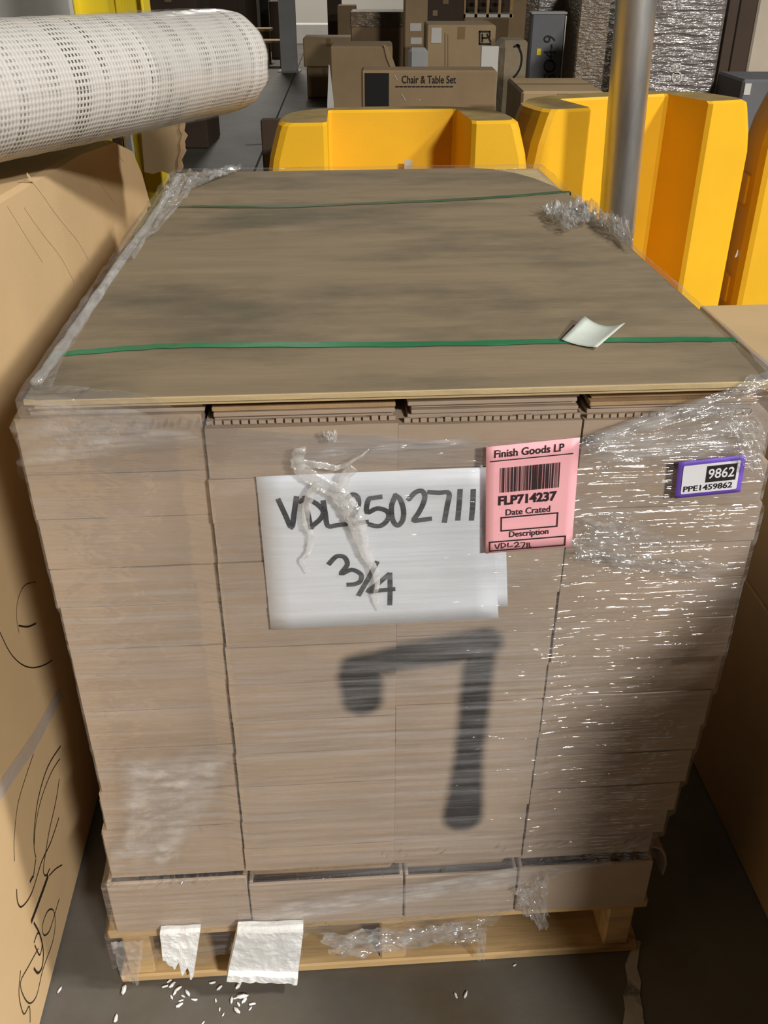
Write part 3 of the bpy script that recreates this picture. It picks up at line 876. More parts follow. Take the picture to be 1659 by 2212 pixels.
# rolled rope of film along the left plywood edge
P = [tz(u, v, 1.074) for u, v in ((385, 382), (330, 470), (275, 545), (200, 655), (140, 742), (78, 826))]
P = smooth_path(P, 8)
bm_obj('film_roll', tube_bm(P, [.007 + .003 * noise.noise((i * .5, 0, 0)) for i in range(len(P))], 10, flat=.7), M['film_fold'], wrap, smooth=True)
# torn tails hanging over the white sheet


def tail(pix, r, seed):
    P = smooth_path([fr(u, v, -.021) for u, v in pix], 6); n = len(P)
    P = [p + Vector((.0015 * noise.noise((i * .6, seed, 0)), -.003 * noise.noise((i * .5, seed, 4)), .001 * noise.noise((i * .7, seed, 8)))) for i, p in enumerate(P)]
    rad = [(lerp_tab(r, i / (n - 1))) * (1 + .25 * noise.noise((i * .9, seed, 2))) for i in range(n)]
    bm_obj('film_tail', tube_bm(P, rad, 10, flat=.28, twist=.05), M['film_white'], wrap, smooth=True)


tail([(648, 968), (643, 1000), (660, 1022), (690, 1042), (725, 1062), (750, 1090), (768, 1120), (780, 1165), (792, 1200), (806, 1225), (815, 1255), (812, 1290), (826, 1322)], [(0, .007), (.12, .009), (.3, .010), (.5, .012), (.62, .007), (.8, .004), (1, .001)], 1)
tail([(690, 1045), (670, 1070), (660, 1110), (664, 1140), (674, 1158), (668, 1195), (655, 1214), (670, 1240)], [(0, .006), (.3, .005), (.6, .0025), (1, .0008)], 2)
tail([(652, 1000), (690, 1005), (730, 1010), (760, 998), (798, 970)], [(0, .006), (.4, .004), (1, .001)], 3)
tail([(735, 1062), (745, 1030), (765, 1010)], [(0, .007), (1, .006)], 4)
bm = bmesh.new()
film_patch([(695, 930), (730, 925), (728, 950), (708, 956)], YF, 16, 16, 2, .006, M['film_white'], seed=31, fray=.15, cr=.012)
film_patch([(700, 1050), (770, 1075), (785, 1170), (748, 1130)], YF - .002, 24, 30, 3, .005, M['film_fold'], seed=32, fray=.08, cr=.004)

# ------------------------------------------------------------------ foam at the foot of the pallet


def slab(name, pix, y, thick, mat, label, rough=.002, n=22, torn=0.0):
    q = [fr(u, v, y) for u, v in pix]
    bm = bmesh.new(); A = []; B = []
    for i in range(n + 1):
        ra, rb = [], []
        for j in range(n + 1):
            s, t = i / n, j / n
            e = torn * noise.noise((s * 7, 1, 2)) * t + .012 * noise.noise((s * 3, t * 4, 9)) + .01 * noise.noise((s * 20, t * 3, 4)) * (1 if j == n else 0)
            p = (q[0] * (1 - s) + q[1] * s) * (1 - t - e) + (q[3] * (1 - s) + q[2] * s) * (t + e)
            d = rough * noise.noise((p.x * 60, p.z * 60, 1)) + .5 * rough * noise.noise((p.x * 170, p.z * 170, 1))
            lip = (.007 + .004 * noise.noise((s * 14, 5, 5))) if (t > .86 and not torn) else 0
            ra.append(bm.verts.new((p.x, p.y - d - lip, max(.002, p.z)))); rb.append(bm.verts.new((p.x, p.y + thick, max(.002, p.z - (.006 * noise.noise((s * 9, 3, 3)) if j == n else 0)))))
        A.append(ra); B.append(rb)
    for i in range(n):
        for j in range(n):
            bm.faces.new((A[i][j], A[i + 1][j], A[i + 1][j + 1], A[i][j + 1])); bm.faces.new((B[i][j], B[i][j + 1], B[i + 1][j + 1], B[i + 1][j]))
        bm.faces.new((A[i][0], B[i][0], B[i + 1][0], A[i + 1][0])); bm.faces.new((A[i][n], A[i + 1][n], B[i + 1][n], B[i][n]))
        bm.faces.new((A[0][i], A[0][i + 1], B[0][i + 1], B[0][i])); bm.faces.new((A[n][i], B[n][i], B[n][i + 1], A[n][i + 1]))
    o = bm_obj(name, bm, mat, None, MS, smooth=False)
    tag(o, label, 'foam')
    return o


slab('foam_slab', [(512, 2018), (655, 2014), (642, 2118), (490, 2112)], -.030, .022, M['foam'], 'white foam slab with broken lower edge standing against the pallet front')
slab('foam_piece', [(345, 2018), (432, 2014), (418, 2108), (352, 2078)], -.017, .0145, M['foam'], 'torn white foam piece tucked under film at the pallet front', torn=.25)
crumbs = [(268, 2137), (515, 2128), (365, 2118), (372, 2126), (385, 2134), (378, 2142), (395, 2150), (370, 2152), (390, 2160), (405, 2144), (388, 2170), (420, 2158), (458, 2122), (474, 2132), (466, 2160), (474, 2178),
          (500, 2160), (508, 2155), (515, 2168), (523, 2152), (528, 2160), (545, 2168), (512, 2182), (482, 2190), (540, 2178), (250, 2200), (438, 2208), (1112, 2083), (1006, 2148), (985, 2150), (128, 2138), (355, 2130)]
for i, (u, v) in enumerate(crumbs):
    p = tz(u, v, .003); s = R(.002, .0046) * (1.4 if i in (0, 25, 30, 16, 19) else 1)
    bm = bmesh.new(); bmesh.ops.create_icosphere(bm, subdivisions=1, radius=s)
    an = R(0, 3)
    for vv in bm.verts:
        k = 1 + .45 * noise.noise(vv.co * 300 + Vector((i, 0, 0))); x, y, z = vv.co * k
        x *= R(1.0, 1.25)
        vv.co = (p.x + (x * 1.6 * math.cos(an) - y * .7 * math.sin(an)), p.y + (x * 1.6 * math.sin(an) + y * .7 * math.cos(an)), max(.0006, z * .6 + s * .45))
    o = bm_obj('foam_crumb', bm, M['foam'], None, MS)
    if i in (30,): tag(o, 'tiny white foam crumb lying close to the scribbled carton', 'foam crumb')
    elif i in (0, 25): tag(o, 'white foam crumb on the floor off the pallet corner facing scribbled carton', 'foam crumb', 'crumbs at the pallet corner')
    elif u > 900: tag(o, 'white speck of foam on bare concrete below the middle stringer', 'foam crumb', 'crumbs below the middle stringer')
    elif u > 440: tag(o, 'tiny white foam crumb scattered on concrete under the foam slab', 'foam crumb', 'crumbs under the foam slab')
    else: tag(o, 'tiny white foam crumb scattered on concrete under the torn foam piece', 'foam crumb', 'crumbs under the torn foam')
# worn white line on the concrete beside the pallet
edge_l = [(1378, 2030), (1362, 2055), (1350, 2085), (1356, 2120), (1346, 2150), (1350, 2180), (1345, 2215), (1345, 2260)]
edge_r = [(1384, 2035), (1380, 2060), (1376, 2090), (1385, 2120), (1382, 2150), (1388, 2180), (1392, 2215), (1400, 2260)]
vs = []; fs = []
for a, b in zip(edge_l, edge_r):
    vs += [tz(*a, .0022), tz(*b, .0022)]
for i in range(len(edge_l) - 1): fs.append((2 * i, 2 * i + 1, 2 * i + 3, 2 * i + 2))
o = mesh_obj('floor_line', vs, fs, M['floor_paint'], None, MS); o.parent = fl

# ------------------------------------------------------------------ big scribbled carton on the near side
lc = empty('large_carton', MS)
tag(lc, 'large kraft carton with black pen scribbles standing beside the wrapped stack', 'carton')
LX = -.560
prof = [(-.75, .002), (1.72, .002), (1.80, .35), (1.86, .70), (1.88, .86), (1.80, .97), (1.70, 1.045), (1.49, 1.100), (1.13, 1.134), (.56, 1.158), (0, 1.166), (-.75, 1.166)]
bm = bmesh.new()
xs = [LX, LX - .012, LX - .70, LX - .712]
rings = []
cy_, cz_ = .55, .58
for i, x in enumerate(xs):
    k = .992 if i in (0, 3) else 1.0
    rings.append([bm.verts.new((x + (.0 if i else 0), cy_ + (y - cy_) * k, max(.002, cz_ + (z - cz_) * k))) for y, z in prof])
n = len(prof)
for i in range(3):
    for j in range(n): bm.faces.new((rings[i][j], rings[i][(j + 1) % n], rings[i + 1][(j + 1) % n], rings[i + 1][j]))
bm.faces.new(rings[0][::-1]); bm.faces.new(rings[-1])
bm_obj('carton_body', bm, M['kraft_big'], lc)
LS = LX + .0008


def side(pts, crop, sc, x=LS): return [sx(crop[0] + X / sc, crop[1] + Y / sc, x) for X, Y in pts]


bm = bmesh.new()
c3 = (0, 1450); s3 = 2.903
for pts, wd in [([(210, 520), (150, 700), (110, 850), (90, 1050), (92, 1190)], .0016), ([(380, 470), (300, 600), (240, 800), (215, 1000), (215, 1110), (225, 1165)], .0028),
                ([(375, 550), (320, 640), (260, 800), (225, 960), (216, 1080)], .002), ([(372, 680), (350, 820), (310, 1000), (290, 1120), (272, 1250), (290, 1282), (312, 1240)], .0026),
                ([(105, 1370), (112, 1450), (140, 1475), (200, 1390), (260, 1200), (320, 1070), (370, 920)], .0026), ([(390, 1215), (350, 1240), (310, 1282)], .002),
                ([(300, 1290), (250, 1430), (200, 1565)], .0075), ([(215, 1580), (250, 1650), (272, 1750), (266, 1850), (240, 1892), (215, 1865)], .004),
                ([(372, 1430), (345, 1520), (310, 1630), (275, 1655), (268, 1590), (300, 1505), (335, 1500), (347, 1580), (330, 1700), (270, 1870), (232, 2030), (190, 2082), (150, 2040), (130, 1950), (180, 1850), (240, 1740)], .0022),
                ([(130, 1880), (120, 2030), (150, 2150), (185, 2100), (190, 2200)], .0022), ([(215, 1700), (240, 1640), (265, 1700), (250, 1780), (220, 1720)], .0028), ([(205, 1290), (190, 1320)], .004), ([(225, 1180), (210, 1290)], .003)]:
    stroke_bm(side(pts, c3, s3), (1, 0, 0), wd, bm)
for pts, wd in [([(245, 1285), (170, 1310), (125, 1400), (113, 1520), (130, 1630)], .0014), ([(130, 1585), (190, 1592), (245, 1570)], .003), ([(0, 1630), (70, 1770), (150, 1850), (230, 1872), (310, 1850), (355, 1820)], .0022)]:
    stroke_bm(side(pts, (0, 850), 3.16), (1, 0, 0), wd, bm)
bm_obj('pen_scribble', bm, M['pen'], lc)
c1 = (0, 280); s1 = 3.567
for pts, wd in [([(210, 345), (320, 480), (430, 640), (600, 850), (680, 990)], .006), ([(190, 600), (330, 800), (470, 980), (570, 1165)], .003), ([(60, 590), (240, 880), (330, 1020)], .002),
                ([(600, 210), (760, 400), (880, 560)], .0018), ([(800, 80), (960, 250)], .002)]:
    bm_obj('crease', stroke_bm(side(pts, c1, s1, LX + .0006), (1, 0, 0), wd), M['crease'], lc)
mesh_obj('clear_tape', side([(375, 100), (405, 160), (360, 230), (220, 500), (60, 730), (-120, 1000), (-120, 850), (0, 690), (200, 400)], c3, s3, LX + .0012), [tuple(range(9))], M['tape_clear'], lc)
# folded lid edge
box('lid_flap', (LX - .36, LX - .02, -.74, .2, 1.164, 1.169), M['kraft_big'], lc, bev=.001)

# ------------------------------------------------------------------ woven roll lying on the carton
rl = empty('woven_roll')
tag(rl, 'white woven rug roll in clear film lying on the scribbled carton', 'rug roll')
RA = aty(0, 196, 1.66); RB = aty(497, 132, 2.33)
ax = (RB - RA).normalized(); RS = RA - ax * 1.25; LEN = (RB - RS).length
ra_ = ax.cross(Vector((0, 0, 1))).normalized(); rb_ = ra_.cross(ax).normalized()
NL, NC = 120, 72; RAD = .108
verts = []; faces = []; uvs = []
for i in range(NL + 1):
    u = LEN * i / NL
    for k in range(NC):
        an = 2 * math.pi * k / NC
        r = RAD * (1 + .018 * noise.noise((u * 3, math.cos(an) * 1.5, math.sin(an) * 1.5)) + .004 * math.sin(u * 90 + .5 * math.sin(an * 2)))
        endd = LEN - u
        if endd < .05: r *= 1 - .07 * (1 - endd / .05) ** 3 + .03 * noise.noise((an * 3, 1, 1))
        rag = .018 * noise.noise((math.cos(an) * 2.5, math.sin(an) * 2.5, 4)) * max(0, 1 - endd / .12)
        p = RS + ax * (u + rag) + ra_ * (r * math.cos(an)) + rb_ * (r * .97 * math.sin(an))
        verts.append(p)
for i in range(NL):
    for k in range(NC):
        faces.append((i * NC + k, i * NC + (k + 1) % NC, (i + 1) * NC + (k + 1) % NC, (i + 1) * NC + k))
faces.append(tuple(range(NC))[::-1])
b0 = NL * NC; inner = len(verts)
for k in range(NC): verts.append(RB - ax * .03 + (verts[b0 + k] - RB) * .62)
for k in range(NC): faces.append((b0 + k, b0 + (k + 1) % NC, inner + (k + 1) % NC, inner + k))
faces.append(tuple(inner + k for k in range(NC)))
me = bpy.data.meshes.new('woven_body'); me.from_pydata([tuple(v) for v in verts], [], faces); me.update()
ul = me.uv_layers.new(name='UVMap')
for p in me.polygons:
    p.use_smooth = len(p.vertices) == 4
    for li, vi in zip(p.loop_indices, p.vertices):
        i, k = divmod(min(vi, b0 + NC - 1), NC)
        kk = k
        if k == 0 and any((v % NC) == NC - 1 for v in p.vertices): kk = NC
        ul.data[li].uv = (LEN * i / NL, RAD * 2 * math.pi * kk / NC)
me.materials.append(M['weave'])
o = bpy.data.objects.new('woven_body', me); COL.objects.link(o); o.parent = rl
# clear film band near the end
bm = bmesh.new(); G = []
for i in range(25):
    u = LEN - .44 + .36 * i / 24; row = []
    for k in range(NC):
        an = 2 * math.pi * k / NC
        r = RAD * 1.03 + .0015 * noise.noise((u * 60, an * 3, 0))
        row.append(bm.verts.new(RS + ax * u + ra_ * (r * math.cos(an)) + rb_ * (r * .97 * math.sin(an))))
    G.append(row)
for i in range(24):
    for k in range(NC): bm.faces.new((G[i][k], G[i][(k + 1) % NC], G[i + 1][(k + 1) % NC], G[i + 1][k]))
M['film_roll'] = film_mat('film_roll', .02, .3, .05, (14, 14, 14), (70, 25, 25), .3, .003, .16)
bm_obj('film_band', bm, M['film_roll'], rl, smooth=True)

# ------------------------------------------------------------------ yellow rack post and torn cardboard behind the carton
pst = empty('yellow_post', location=(-.815, 3.16, 0))
tag(pst, 'yellow painted steel rack post rising behind the woven roll', 'post')
box('web', (-.102, .102, .0, .008, .012, 3.2), M['yellow_paint'], pst, bev=.002)
box('flange', (-.104, -.096, -.045, .05, .012, 3.2), M['yellow_paint'], pst, bev=.002)
box('flange', (.096, .104, -.045, .05, .012, 3.2), M['yellow_paint'], pst, bev=.002)
box('rib', (.012, .03, -.012, .0, .012, 3.2), M['yellow_paint'], pst, bev=.004)
box('base_plate', (-.15, .15, -.10, .10, 0, .012), M['yellow_paint'], pst)
tc_ = empty('torn_cardboard'); tag(tc_, 'torn brown cardboard hanging below the roll end by the yellow post', 'cardboard')
YT = 2.98
Q = [(303, 262), (330, 258), (390, 255), (400, 270), (396, 292), (400, 315), (392, 345), (390, 372), (372, 378), (350, 370), (330, 376), (312, 372)]
top_pts = [aty(u, v, YT) for u, v in Q]
vs = [p for p in top_pts] + [p + Vector((0, .006, 0)) for p in top_pts]; n = len(Q)
fs = [tuple(range(n)), tuple(range(n, 2 * n))[::-1]] + [(i, (i + 1) % n, n + (i + 1) % n, n + i) for i in range(n)]
mesh_obj('cardboard_face', vs, fs, M['kraft_dim'], tc_)
fl2 = [aty(u, v, YT) for u, v in ((303, 262), (312, 372))]
mesh_obj('side_fold', [fl2[0], fl2[1], fl2[1] + Vector((-.03, .10, .01)), fl2[0] + Vector((-.03, .10, 0))], [(0, 1, 2, 3)], M['kraft_dark'], tc_)
tp = aty(345, 262, YT)
box('upper_panel', (tp.x - .19, tp.x + .055, YT - .003, YT + .005, tp.z - .005, tp.z + .07), M['kraft_dim'], tc_)
bm = bmesh.new()
zz = [(390, 255), (402, 262), (396, 280), (406, 292), (397, 310), (403, 325), (393, 345), (397, 360), (390, 372)]
pa = [aty(u, v, YT - .004) for u, v in zz]; pb = [aty(u - 9 - 4 * (i % 2), v, YT - .004) for i, (u, v) in enumerate(zz)]
va = [bm.verts.new(p) for p in pa]; vb = [bm.verts.new(p) for p in pb]
for i in range(len(zz) - 1): bm.faces.new((va[i], va[i + 1], vb[i + 1], vb[i]))
bm_obj('torn_edge', bm, M['kraft_edge'], tc_)
cr = empty('leaning_board'); tag(cr, 'dark narrow boards standing between scribbled carton and yellow post', 'board')
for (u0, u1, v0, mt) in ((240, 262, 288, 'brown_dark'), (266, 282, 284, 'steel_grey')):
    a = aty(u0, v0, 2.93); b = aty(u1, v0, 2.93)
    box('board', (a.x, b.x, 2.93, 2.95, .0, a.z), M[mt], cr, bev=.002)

# ------------------------------------------------------------------ galvanised pole
po = empty('steel_pole'); tag(po, 'round galvanised steel pole standing before the yellow guards', 'pole')
pb0 = Vector((.769, 3.0, 0)); pdir = (Vector((.716, 3.0, 1.382)) - pb0)
pt_ = pb0 + pdir * (3.4 / 1.382)
bm_obj('pole_tube', tube_bm([pb0 + Vector((0, 0, .012)), pt_], .0575, 40), M['galv'], po, smooth=True)
box('base_plate', (pb0.x - .1, pb0.x + .1, 2.9, 3.1, 0, .012), M['galv'], po, bev=.002)
for dx in (-.075, .075):
    for dy in (-.075, .075):
        bm_obj('anchor_bolt', tube_bm([(pb0.x + dx, 3.0 + dy, .012), (pb0.x + dx, 3.0 + dy, .035)], .01, 6), M['galv'], po)

# ------------------------------------------------------------------ yellow plastic column guards (half shells)


def guard(name, origin, ang, label, wdt=.80, rw=.43, rd=.27, dep=.40):
    t = empty(name, location=origin, rotz=ang)
    tag(t, label, 'column guard', 'yellow column guards')
    hw = wdt / 2; hr = rw / 2
    arc = []
    for i in range(15):
        a = math.pi * i / 14
        ca, sa = math.cos(a), math.sin(a)
        arc.append((hw * math.copysign(abs(ca) ** .75, ca), .10 + (dep - .10) * abs(sa) ** .75))
    front = [(-hw, .04), (-hw + .012, .008), (-hw + .03, 0), (-hr - .012, 0), (-hr, .012), (-hr + .01, rd - .01), (-hr + .02, rd), (hr - .02, rd), (hr - .01, rd - .01), (hr, .012), (hr + .012, 0), (hw - .03, 0), (hw - .012, .008), (hw, .04)]
    ring = front + arc
    nf = len(front)
    lv = [(0.0, 0.0), (.02, .0), (.90, 0.0), (.97, .012), (1.045, .035), (1.062, .042), (1.07, .055)]
    bm = bmesh.new(); RG = []
    for (z, ins) in lv:
        row = []
        for i, (x, y) in enumerate(ring):
            k = ins
            if i < nf:
                xx = x
                if abs(x) > hw - .05: xx = math.copysign(abs(x) - ins, x)
                inner_in = max(0, ins - .042)
                yy = y + (inner_in if y < rd - .02 else inner_in * .5)
                row.append(bm.verts.new((xx, yy, z)))
            else:
                sc_ = 1 - ins / hw
                row.append(bm.verts.new((x * sc_, .04 + (y - .04) * sc_, z)))
        RG.append(row)
    m = len(ring)
    for a in range(len(lv) - 1):
        for i in range(m): bm.faces.new((RG[a][i], RG[a][(i + 1) % m], RG[a + 1][(i + 1) % m], RG[a + 1][i]))
    bm.faces.new(RG[0][::-1])
    bmesh.ops.recalc_face_normals(bm, faces=bm.faces)
    gs = bm_obj('guard_shell', bm, M['yellow'], t)
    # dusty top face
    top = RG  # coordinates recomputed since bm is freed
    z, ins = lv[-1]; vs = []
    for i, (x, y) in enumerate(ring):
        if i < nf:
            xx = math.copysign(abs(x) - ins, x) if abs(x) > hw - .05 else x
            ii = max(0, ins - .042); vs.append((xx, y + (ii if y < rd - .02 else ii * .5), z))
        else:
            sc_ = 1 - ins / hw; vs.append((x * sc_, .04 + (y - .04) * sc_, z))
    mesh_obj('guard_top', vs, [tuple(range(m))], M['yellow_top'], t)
    # strap lugs on the flanks
    for s in (-1, 1):
        for zz in (.30, .68):
            box('strap_lug', (s * hw - .012, s * hw + .012, .07, .15, zz, zz + .11), M['yellow'], gs, bev=.008, seg=2)
    return t


guard('column_guard', (.048, 2.925, 0), math.radians(4.5), 'yellow plastic column guard directly behind the plywood, farthest from the steel pole')
guard('column_guard', (.888, 3.31, 0), math.radians(20), 'yellow plastic column guard directly behind the steel pole', wdt=.87, rw=.455, rd=.235)
guard('column_guard', (1.778, 3.56, 0), math.radians(2), 'yellow plastic column guard beyond the one behind the pole, beside right-hand cartons', wdt=.80)
for (u, v, y) in ((1594, 548, 3.60), (1567, 712, 3.60)):
    p = aty(u, v, y); s = .016
    o = mesh_obj('paper_bit', [p + Vector(d) * s for d in ((-.6, 0, -1), (.9, .1, -.2), (-.2, 0, 1), (-.6, .25, -1), (.9, .35, -.2), (-.2, .25, 1))], [(0, 1, 2), (5, 4, 3), (0, 3, 4, 1), (1, 4, 5, 2), (2, 5, 3, 0)], M['paper'])
    tag(o, 'tiny white paper bit caught between two yellow guards', 'paper', 'paper bits between guards')
p = aty(882, 352, 3.12)
o = box('paper_tab', (p.x - .012, p.x + .014, 3.15, 3.155, p.z - .04, p.z + .004), M['beige'])
tag(o, 'small beige tab standing inside the guard recess behind the plywood', 'tab')

# ------------------------------------------------------------------ cartons on the far side of the gap (dark)
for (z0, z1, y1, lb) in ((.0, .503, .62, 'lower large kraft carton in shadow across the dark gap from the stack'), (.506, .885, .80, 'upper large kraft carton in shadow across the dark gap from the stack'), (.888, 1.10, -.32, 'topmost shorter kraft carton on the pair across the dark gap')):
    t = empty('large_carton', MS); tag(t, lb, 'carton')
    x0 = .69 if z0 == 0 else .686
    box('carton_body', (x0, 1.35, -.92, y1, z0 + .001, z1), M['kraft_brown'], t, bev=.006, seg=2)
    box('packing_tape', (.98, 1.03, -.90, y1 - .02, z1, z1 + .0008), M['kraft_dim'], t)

# ------------------------------------------------------------------ background: cartons and goods across the aisle


def bgbox(name, u0, u1, v, Y, d, mat, label, cat='carton', z0=0.0, vb=None, tape=True, group=None, labels=(), rot=0.0, bev=.012, extra=None):
    a = aty(u0, v, Y); b = aty(u1, v, Y); zt = a.z
    if vb is not None: z0 = aty(u0, vb, Y).z
    cxm = (a.x + b.x) / 2; hw = (b.x - a.x) / 2
    t = empty(name, location=(cxm, Y, z0), rotz=rot); tag(t, label, cat, group)
    h = zt - z0
    box('body', (-hw, hw, 0, d, 0.001, h), M[mat], t, bev=bev, seg=1)
    if tape:
        box('packing_tape', (-hw + .01, hw - .01, d * .45, d * .55, h - .0005, h + .001), M['tape_brown'], t)
        box('tape_end', (-.03, .03, -.0015, .0, h - .10, h - .012), M['tape_brown'], t)
    for (lu0, lu1, lv0, lv1, lm) in labels:
        p0 = aty(lu0, lv0, Y); p1 = aty(lu1, lv1, Y)
        box('label', (p0.x - cxm, p1.x - cxm, -.004, -.0005, p1.z - z0, p0.z - z0), M[lm], t)
    return t, Vector((cxm, Y, z0))


def bg_text(t, org, body, u0, u1, v0, v1, mat, vertical=False, bold=.01, Y=None):
    Y = org.y
    vs, fs = text_fit(body, 0, 1, 0, 1, bold)
    out = []
    for q_ in vs:
        if vertical: u = u0 + (1 - q_.y) * (u1 - u0); v = v1 - q_.x * (v1 - v0)
        else: u = u0 + q_.x * (u1 - u0); v = v1 - q_.y * (v1 - v0)
        p = aty(u, v, Y) - org; out.append((p.x, -.003, p.z))
    return mesh_obj('printed_text', out, fs, M[mat], t)


def bg_strokes(t, org, strokes, width, mat, name='printed_mark'):
    bm = bmesh.new()
    for s in strokes:
        P = [aty(u, v, org.y) - org for u, v in s]
        stroke_bm([Vector((p.x, -.004, p.z)) for p in P], (0, -1, 0), width, bm, sm=len(s) > 2)
    return bm_obj(name, bm, M[mat], t)


t, og = bgbox('furniture_carton', 780, 1075, 152, 6.5, .26, 'kraft_dark', 'long flat furniture carton printed with chair and table set text', tape=False, labels=[(788, 840, 158, 300, 'black')])
bg_text(t, og, 'Chair & Table Set', 868, 985, 163, 180, 'black')
bg_strokes(t, og, [[(855 + i * 9, 187), (861 + i * 9, 187)] for i in range(14)], .006, 'black', 'small_print')
bg_strokes(t, og, [[(853, 163), (858, 172)], [(868, 203), (876, 218)], [(905, 215), (907, 216)]], .004, 'label_grey', 'scuff')
o, _ = bgbox('foam_board', 1040, 1078, 100, 6.95, .03, 'offwhite', 'thin white board standing behind the furniture carton', 'board', tape=False, bev=.004)
bgbox('appliance_panel', 882, 925, 103, 7.15, .06, 'steel_grey', 'grey panel with rounded top standing between cartons', 'panel', tape=False, bev=.025)
t, og = bgbox('open_carton', 712, 848, 100, 8.0, .55, 'kraft_dark', 'brown carton with one raised flap behind the first guard', tape=False)
P0 = [aty(u, v, 7.99) - og for u, v in ((828, 95), (836, 100), (848, 125), (857, 152), (846, 152), (835, 125))]
vs = [Vector((p.x, -.012, p.z)) for p in P0] + [Vector((p.x, .008, p.z)) for p in P0]
mesh_obj('raised_flap', vs, [(0, 1, 2, 3, 4, 5), (11, 10, 9, 8, 7, 6)] + [(i, (i + 1) % 6, 6 + (i + 1) % 6, 6 + i) for i in range(6)], M['kraft_dim'], t)
P0 = [aty(u, v, 7.95) for u, v in ((710, 140), (712, 142), (721, 225), (721, 330), (708, 330), (707, 225))]
P0[3].z = 0.001; P0[4].z = 0.001
vs = P0 + [p + Vector((0, .03, 0)) for p in P0]
o = mesh_obj('foam_board', vs, [(0, 1, 2, 3, 4, 5), (11, 10, 9, 8, 7, 6)] + [(i, (i + 1) % 6, 6 + (i + 1) % 6, 6 + i) for i in range(6)], M['offwhite'])
tag(o, 'narrow pale board tapering upward against the carton with raised flap', 'board')
zl = aty(660, 145, 12.7).z
bgbox('carton', 662, 740, 145, 12.7, .5, 'kraft_dark', 'lower dark carton of the pair beside the concrete column aisle')
bgbox('carton', 654, 764, 81, 12.68, .5, 'kraft_dim', 'wide carton resting on a dark carton near the grey column', z0=zl + .002)
t, og = bgbox('tall_carton', 757, 873, 27, 10.5, .6, 'kraft_dark', 'tall film-capped carton behind the one with raised flap', tape=False)
a = aty(757, 27, 10.5); b = aty(873, 60, 10.5)
box('film_cap', (a.x - og.x - .004, b.x - og.x + .02, -.006, .606, b.z, a.z + .006), M['wrapped_dark'], t, bev=.01)
bgbox('tall_carton', 874, 925, -30, 9.6, .5, 'kraft_dark', 'tall narrow dark carton with two pale labels', labels=[(886, 910, 50, 67, 'label_grey'), (887, 911, 81, 95, 'label_grey')])
t, og = bgbox('stamped_carton', 922, 1072, 54, 8.2, .6, 'kraft_dim', 'square kraft carton with white label and black square stamp', labels=[(932, 953, 60, 93, 'label_grey')])
bg_strokes(t, og, [[(1036, 68), (1036, 95)], [(1036, 68), (1058, 68)], [(1036, 95), (1060, 95)], [(1058, 68), (1058, 80)], [(1042, 74), (1042, 90)], [(1042, 82), (1052, 82)], [(1052, 74), (1060, 90)]], .012, 'black')
bg_strokes(t, og, [[(962, 72), (962, 150)], [(968, 75), (968, 150)]], .010, 'kraft_dark')
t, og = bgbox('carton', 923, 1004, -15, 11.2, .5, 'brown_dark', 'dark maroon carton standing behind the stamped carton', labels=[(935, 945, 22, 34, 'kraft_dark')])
bgbox('carton', 1003, 1100, 38, 11.6, .6, 'kraft_dark', 'wide dark carton carrying the open wooden crate')
zc = aty(1003, 38, 11.6).z
t = empty('wooden_crate', location=(aty(1050, 38, 11.65).x, 11.65, zc + .001)); tag(t, 'open slatted wooden crate on the wide dark carton', 'crate')
for i in range(5): box('slat', (-.26 + i * .13, -.23 + i * .13, 0, .03, 0, .36), M['wood_end'], t)
box('rail', (-.27, .30, .0, .40, 0, .03), M['offwhite'], t); box('rail', (-.27, .30, .03, .06, .18, .21), M['wood_end'], t)
box('back_panel', (-.27, .30, .38, .40, .03, .36), M['brown_dark'], t)
bgbox('carton', 1096, 1150, -20, 12.6, .5, 'kraft_dark', 'tall brown carton standing behind the grey slab box')
t, og = bgbox('curved_carton', 1078, 1152, 88, 9.2, .5, 'sacking', 'crumpled tan carton with curved arrow mark beside the grey slab', tape=False, bev=.06)
bg_strokes(t, og, [[(1118, 97), (1124, 110), (1127, 125), (1124, 145), (1116, 160), (1110, 166)], [(1112, 100), (1118, 97), (1122, 100)]], .018, 'black', 'arrow_mark')
t, og = bgbox('slab_carton', 1150, 1224, 27, 7.4, .14, 'slate', 'upright slate grey slab carton with large vertical code', tape=False, labels=[(1160, 1168, 105, 119, 'yellow_paint')])
bg_text(t, og, 'BSO4-9', 1174, 1200, 76, 196, 'black', vertical=True, bold=.0)
a = aty(1150, 27, 7.4) - og; b = aty(1224, 27, 7.4) - og
box('dusty_lid', (a.x - .006, b.x + .006, -.006, .146, a.z - .012, a.z + .004), M['steel_grey'], t, bev=.003)
box('pale_edge', (b.x - .004, b.x + .004, -.004, .144, .05, b.z - .02), M['label_grey'], t, bev=.001)
bgbox('low_carton', 1127, 1306, 197, 5.3, .65, 'kraft_dim', 'low pale-topped carton behind the second guard')
bgbox('wrapped_goods', 1165, 1256, -25, 9.6, .8, 'wrapped_grey', 'film-wrapped goods behind the grey slab carton', 'wrapped goods', tape=False)
bgbox('wrapped_goods', 1257, 1345, -25, 8.8, .8, 'wrapped_dark', 'brown film-wrapped goods behind the steel pole', 'wrapped goods', tape=False)
t, og = bgbox('wrapped_pallet', 1395, 1578, -25, 6.0, .9, 'wrapped_grey', 'tall pallet load in shiny clear film behind the second guard', 'wrapped pallet', tape=False, bev=.02)
bg_strokes(t, og, [[(1447, 143), (1466, 138), (1469, 150), (1449, 154), (1447, 143)], [(1455, 156), (1452, 168), (1458, 178), (1468, 176), (1472, 165), (1466, 156), (1455, 156)]], .008, 'label_grey', 'chalk_mark')
bgbox('rack_upright', 1582, 1604, -30, 6.3, .10, 'brown_dark', 'dark rack upright next to the shiny film-wrapped load', 'rack post', tape=False, bev=.003)
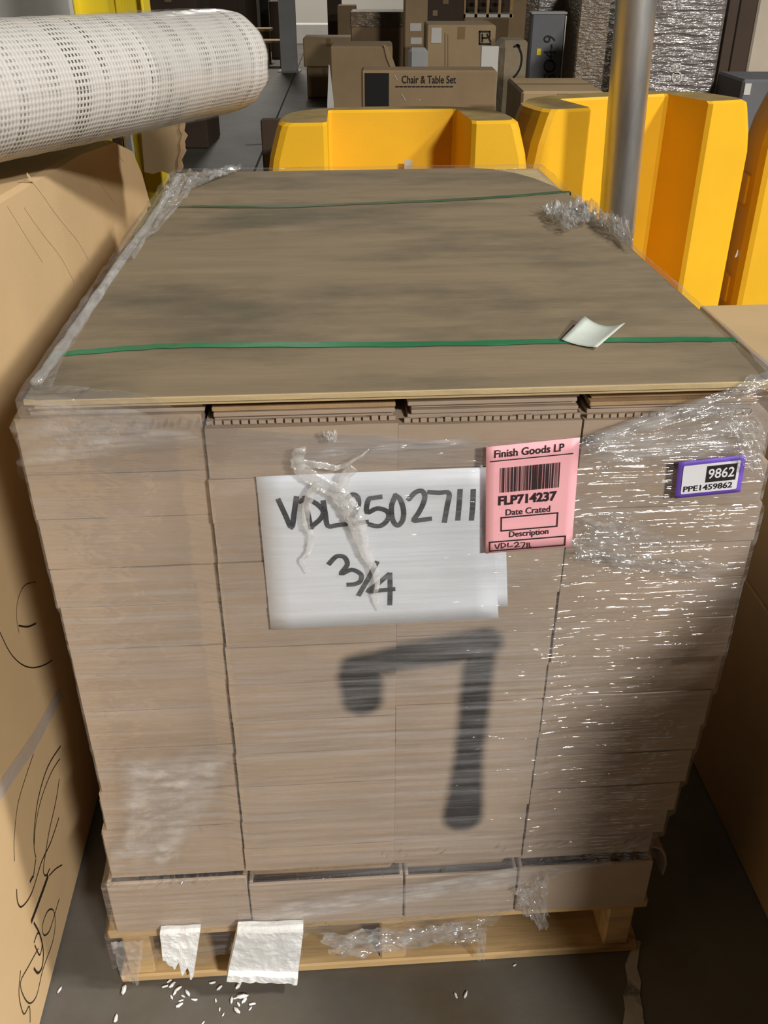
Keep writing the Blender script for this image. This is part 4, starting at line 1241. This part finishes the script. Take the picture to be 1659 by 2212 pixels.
bgbox('rack_upright', 1607, 1643, -30, 6.7, .30, 'brown_dark', 'wider dark rack upright above the black bin', 'rack post', tape=False, bev=.003)
bgbox('beige_panel', 1646, 1740, -30, 7.3, .2, 'beige', 'beige panel standing behind the black bin', 'panel', tape=False)
t, og = bgbox('dark_bin', 1606, 1730, 172, 5.6, .45, 'slate', 'dark plastic bin with small pale label behind the guards', 'bin', tape=False, labels=[(1610, 1619, 180, 205, 'label_grey')])
bgbox('flat_pack_box', 562, 610, 259, 3.62, .05, 'brown_dark', 'dark brown flat box edge standing behind the first guard', 'panel', tape=False, bev=.004)
bgbox('white_bag', 1082, 1120, 226, 4.9, .2, 'paper', 'white paper bundle lying between the two guards', 'paper', tape=False, bev=.02, vb=245) if False else None
# left background
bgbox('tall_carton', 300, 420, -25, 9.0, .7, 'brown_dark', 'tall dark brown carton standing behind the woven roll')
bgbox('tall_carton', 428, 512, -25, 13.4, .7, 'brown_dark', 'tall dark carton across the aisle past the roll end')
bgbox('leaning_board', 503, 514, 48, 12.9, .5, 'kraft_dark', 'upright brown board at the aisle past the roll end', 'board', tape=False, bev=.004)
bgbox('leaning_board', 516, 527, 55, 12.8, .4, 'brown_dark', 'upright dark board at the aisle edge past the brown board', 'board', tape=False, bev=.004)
bgbox('pale_carton', -160, 150, -25, 4.3, .5, 'offwhite', 'pale grey carton in shade behind the near end of the roll', tape=False)
# far furniture by the column
for (u0, u1, v, Y, mt, lb) in ((520, 552, -15, 18.5, 'brown_dark', 'dark cabinet standing far across the aisle left of column'), (554, 578, -15, 19.6, 'black', 'black cabinet standing far across the aisle left of column'),
                               (580, 603, 2, 18.2, 'brown_dark', 'dark chest nearest the grey column far across the aisle'), (706, 735, -15, 16.0, 'brown_dark', 'dark carton against the white wall right of column'),
                               (728, 768, 12, 14.8, 'kraft_dark', 'brown carton in front of dark one by white wall')):
    bgbox('cabinet' if 'cabinet' in lb or 'chest' in lb else 'carton', u0, u1, v, Y, .5, mt, lb, 'cabinet' if 'cabinet' in lb or 'chest' in lb else 'carton', tape=False)
t = empty('side_table', location=(aty(588, 88, 16.6).x, 16.6, 0)); tag(t, 'small wooden side table standing left of the grey column', 'table')
zt = aty(588, 88, 16.6).z
box('table_top', (-.22, .16, 0, .4, zt - .03, zt), M['kraft_dim'], t)
for x in (-.12, .12):
    for y in (.03, .35): box('leg', (x - .015, x + .015, y, y + .03, 0, zt - .03), M['kraft_dim'], t)
p = aty(536, 30, 17.5)
t = empty('low_bench', location=(aty(545, 62, 17.2).x, 17.2, 0)); tag(t, 'low dark bench in front of the far cabinets', 'bench')
zt = aty(545, 62, 17.2).z
box('bench_top', (-.35, .30, 0, .4, zt - .04, zt), M['kraft_dark'], t); box('bench_front', (-.33, .28, .02, .04, 0, zt - .04), M['brown_dark'], t)
# concrete-grey column
cl = empty('steel_column', location=(aty(622, 100, 15.8).x, 15.8, 0)); tag(cl, 'grey steel column standing in the far aisle before the white wall', 'column')
box('flange', (-.12, .12, 0, .02, .02, 5.5), M['steel_grey'], cl, bev=.003); box('flange', (-.12, .12, .22, .24, .02, 5.5), M['steel_grey'], cl, bev=.003)
box('web', (-.01, .01, .02, .22, .02, 5.5), M['steel_grey'], cl); box('base_plate', (-.17, .17, -.05, .29, 0, .02), M['steel_grey'], cl)
bgbox('wainscot_crate', 634, 712, 52, 21.5, .5, 'offwhite', 'pale long crate standing against the far white wall', 'crate', tape=False)
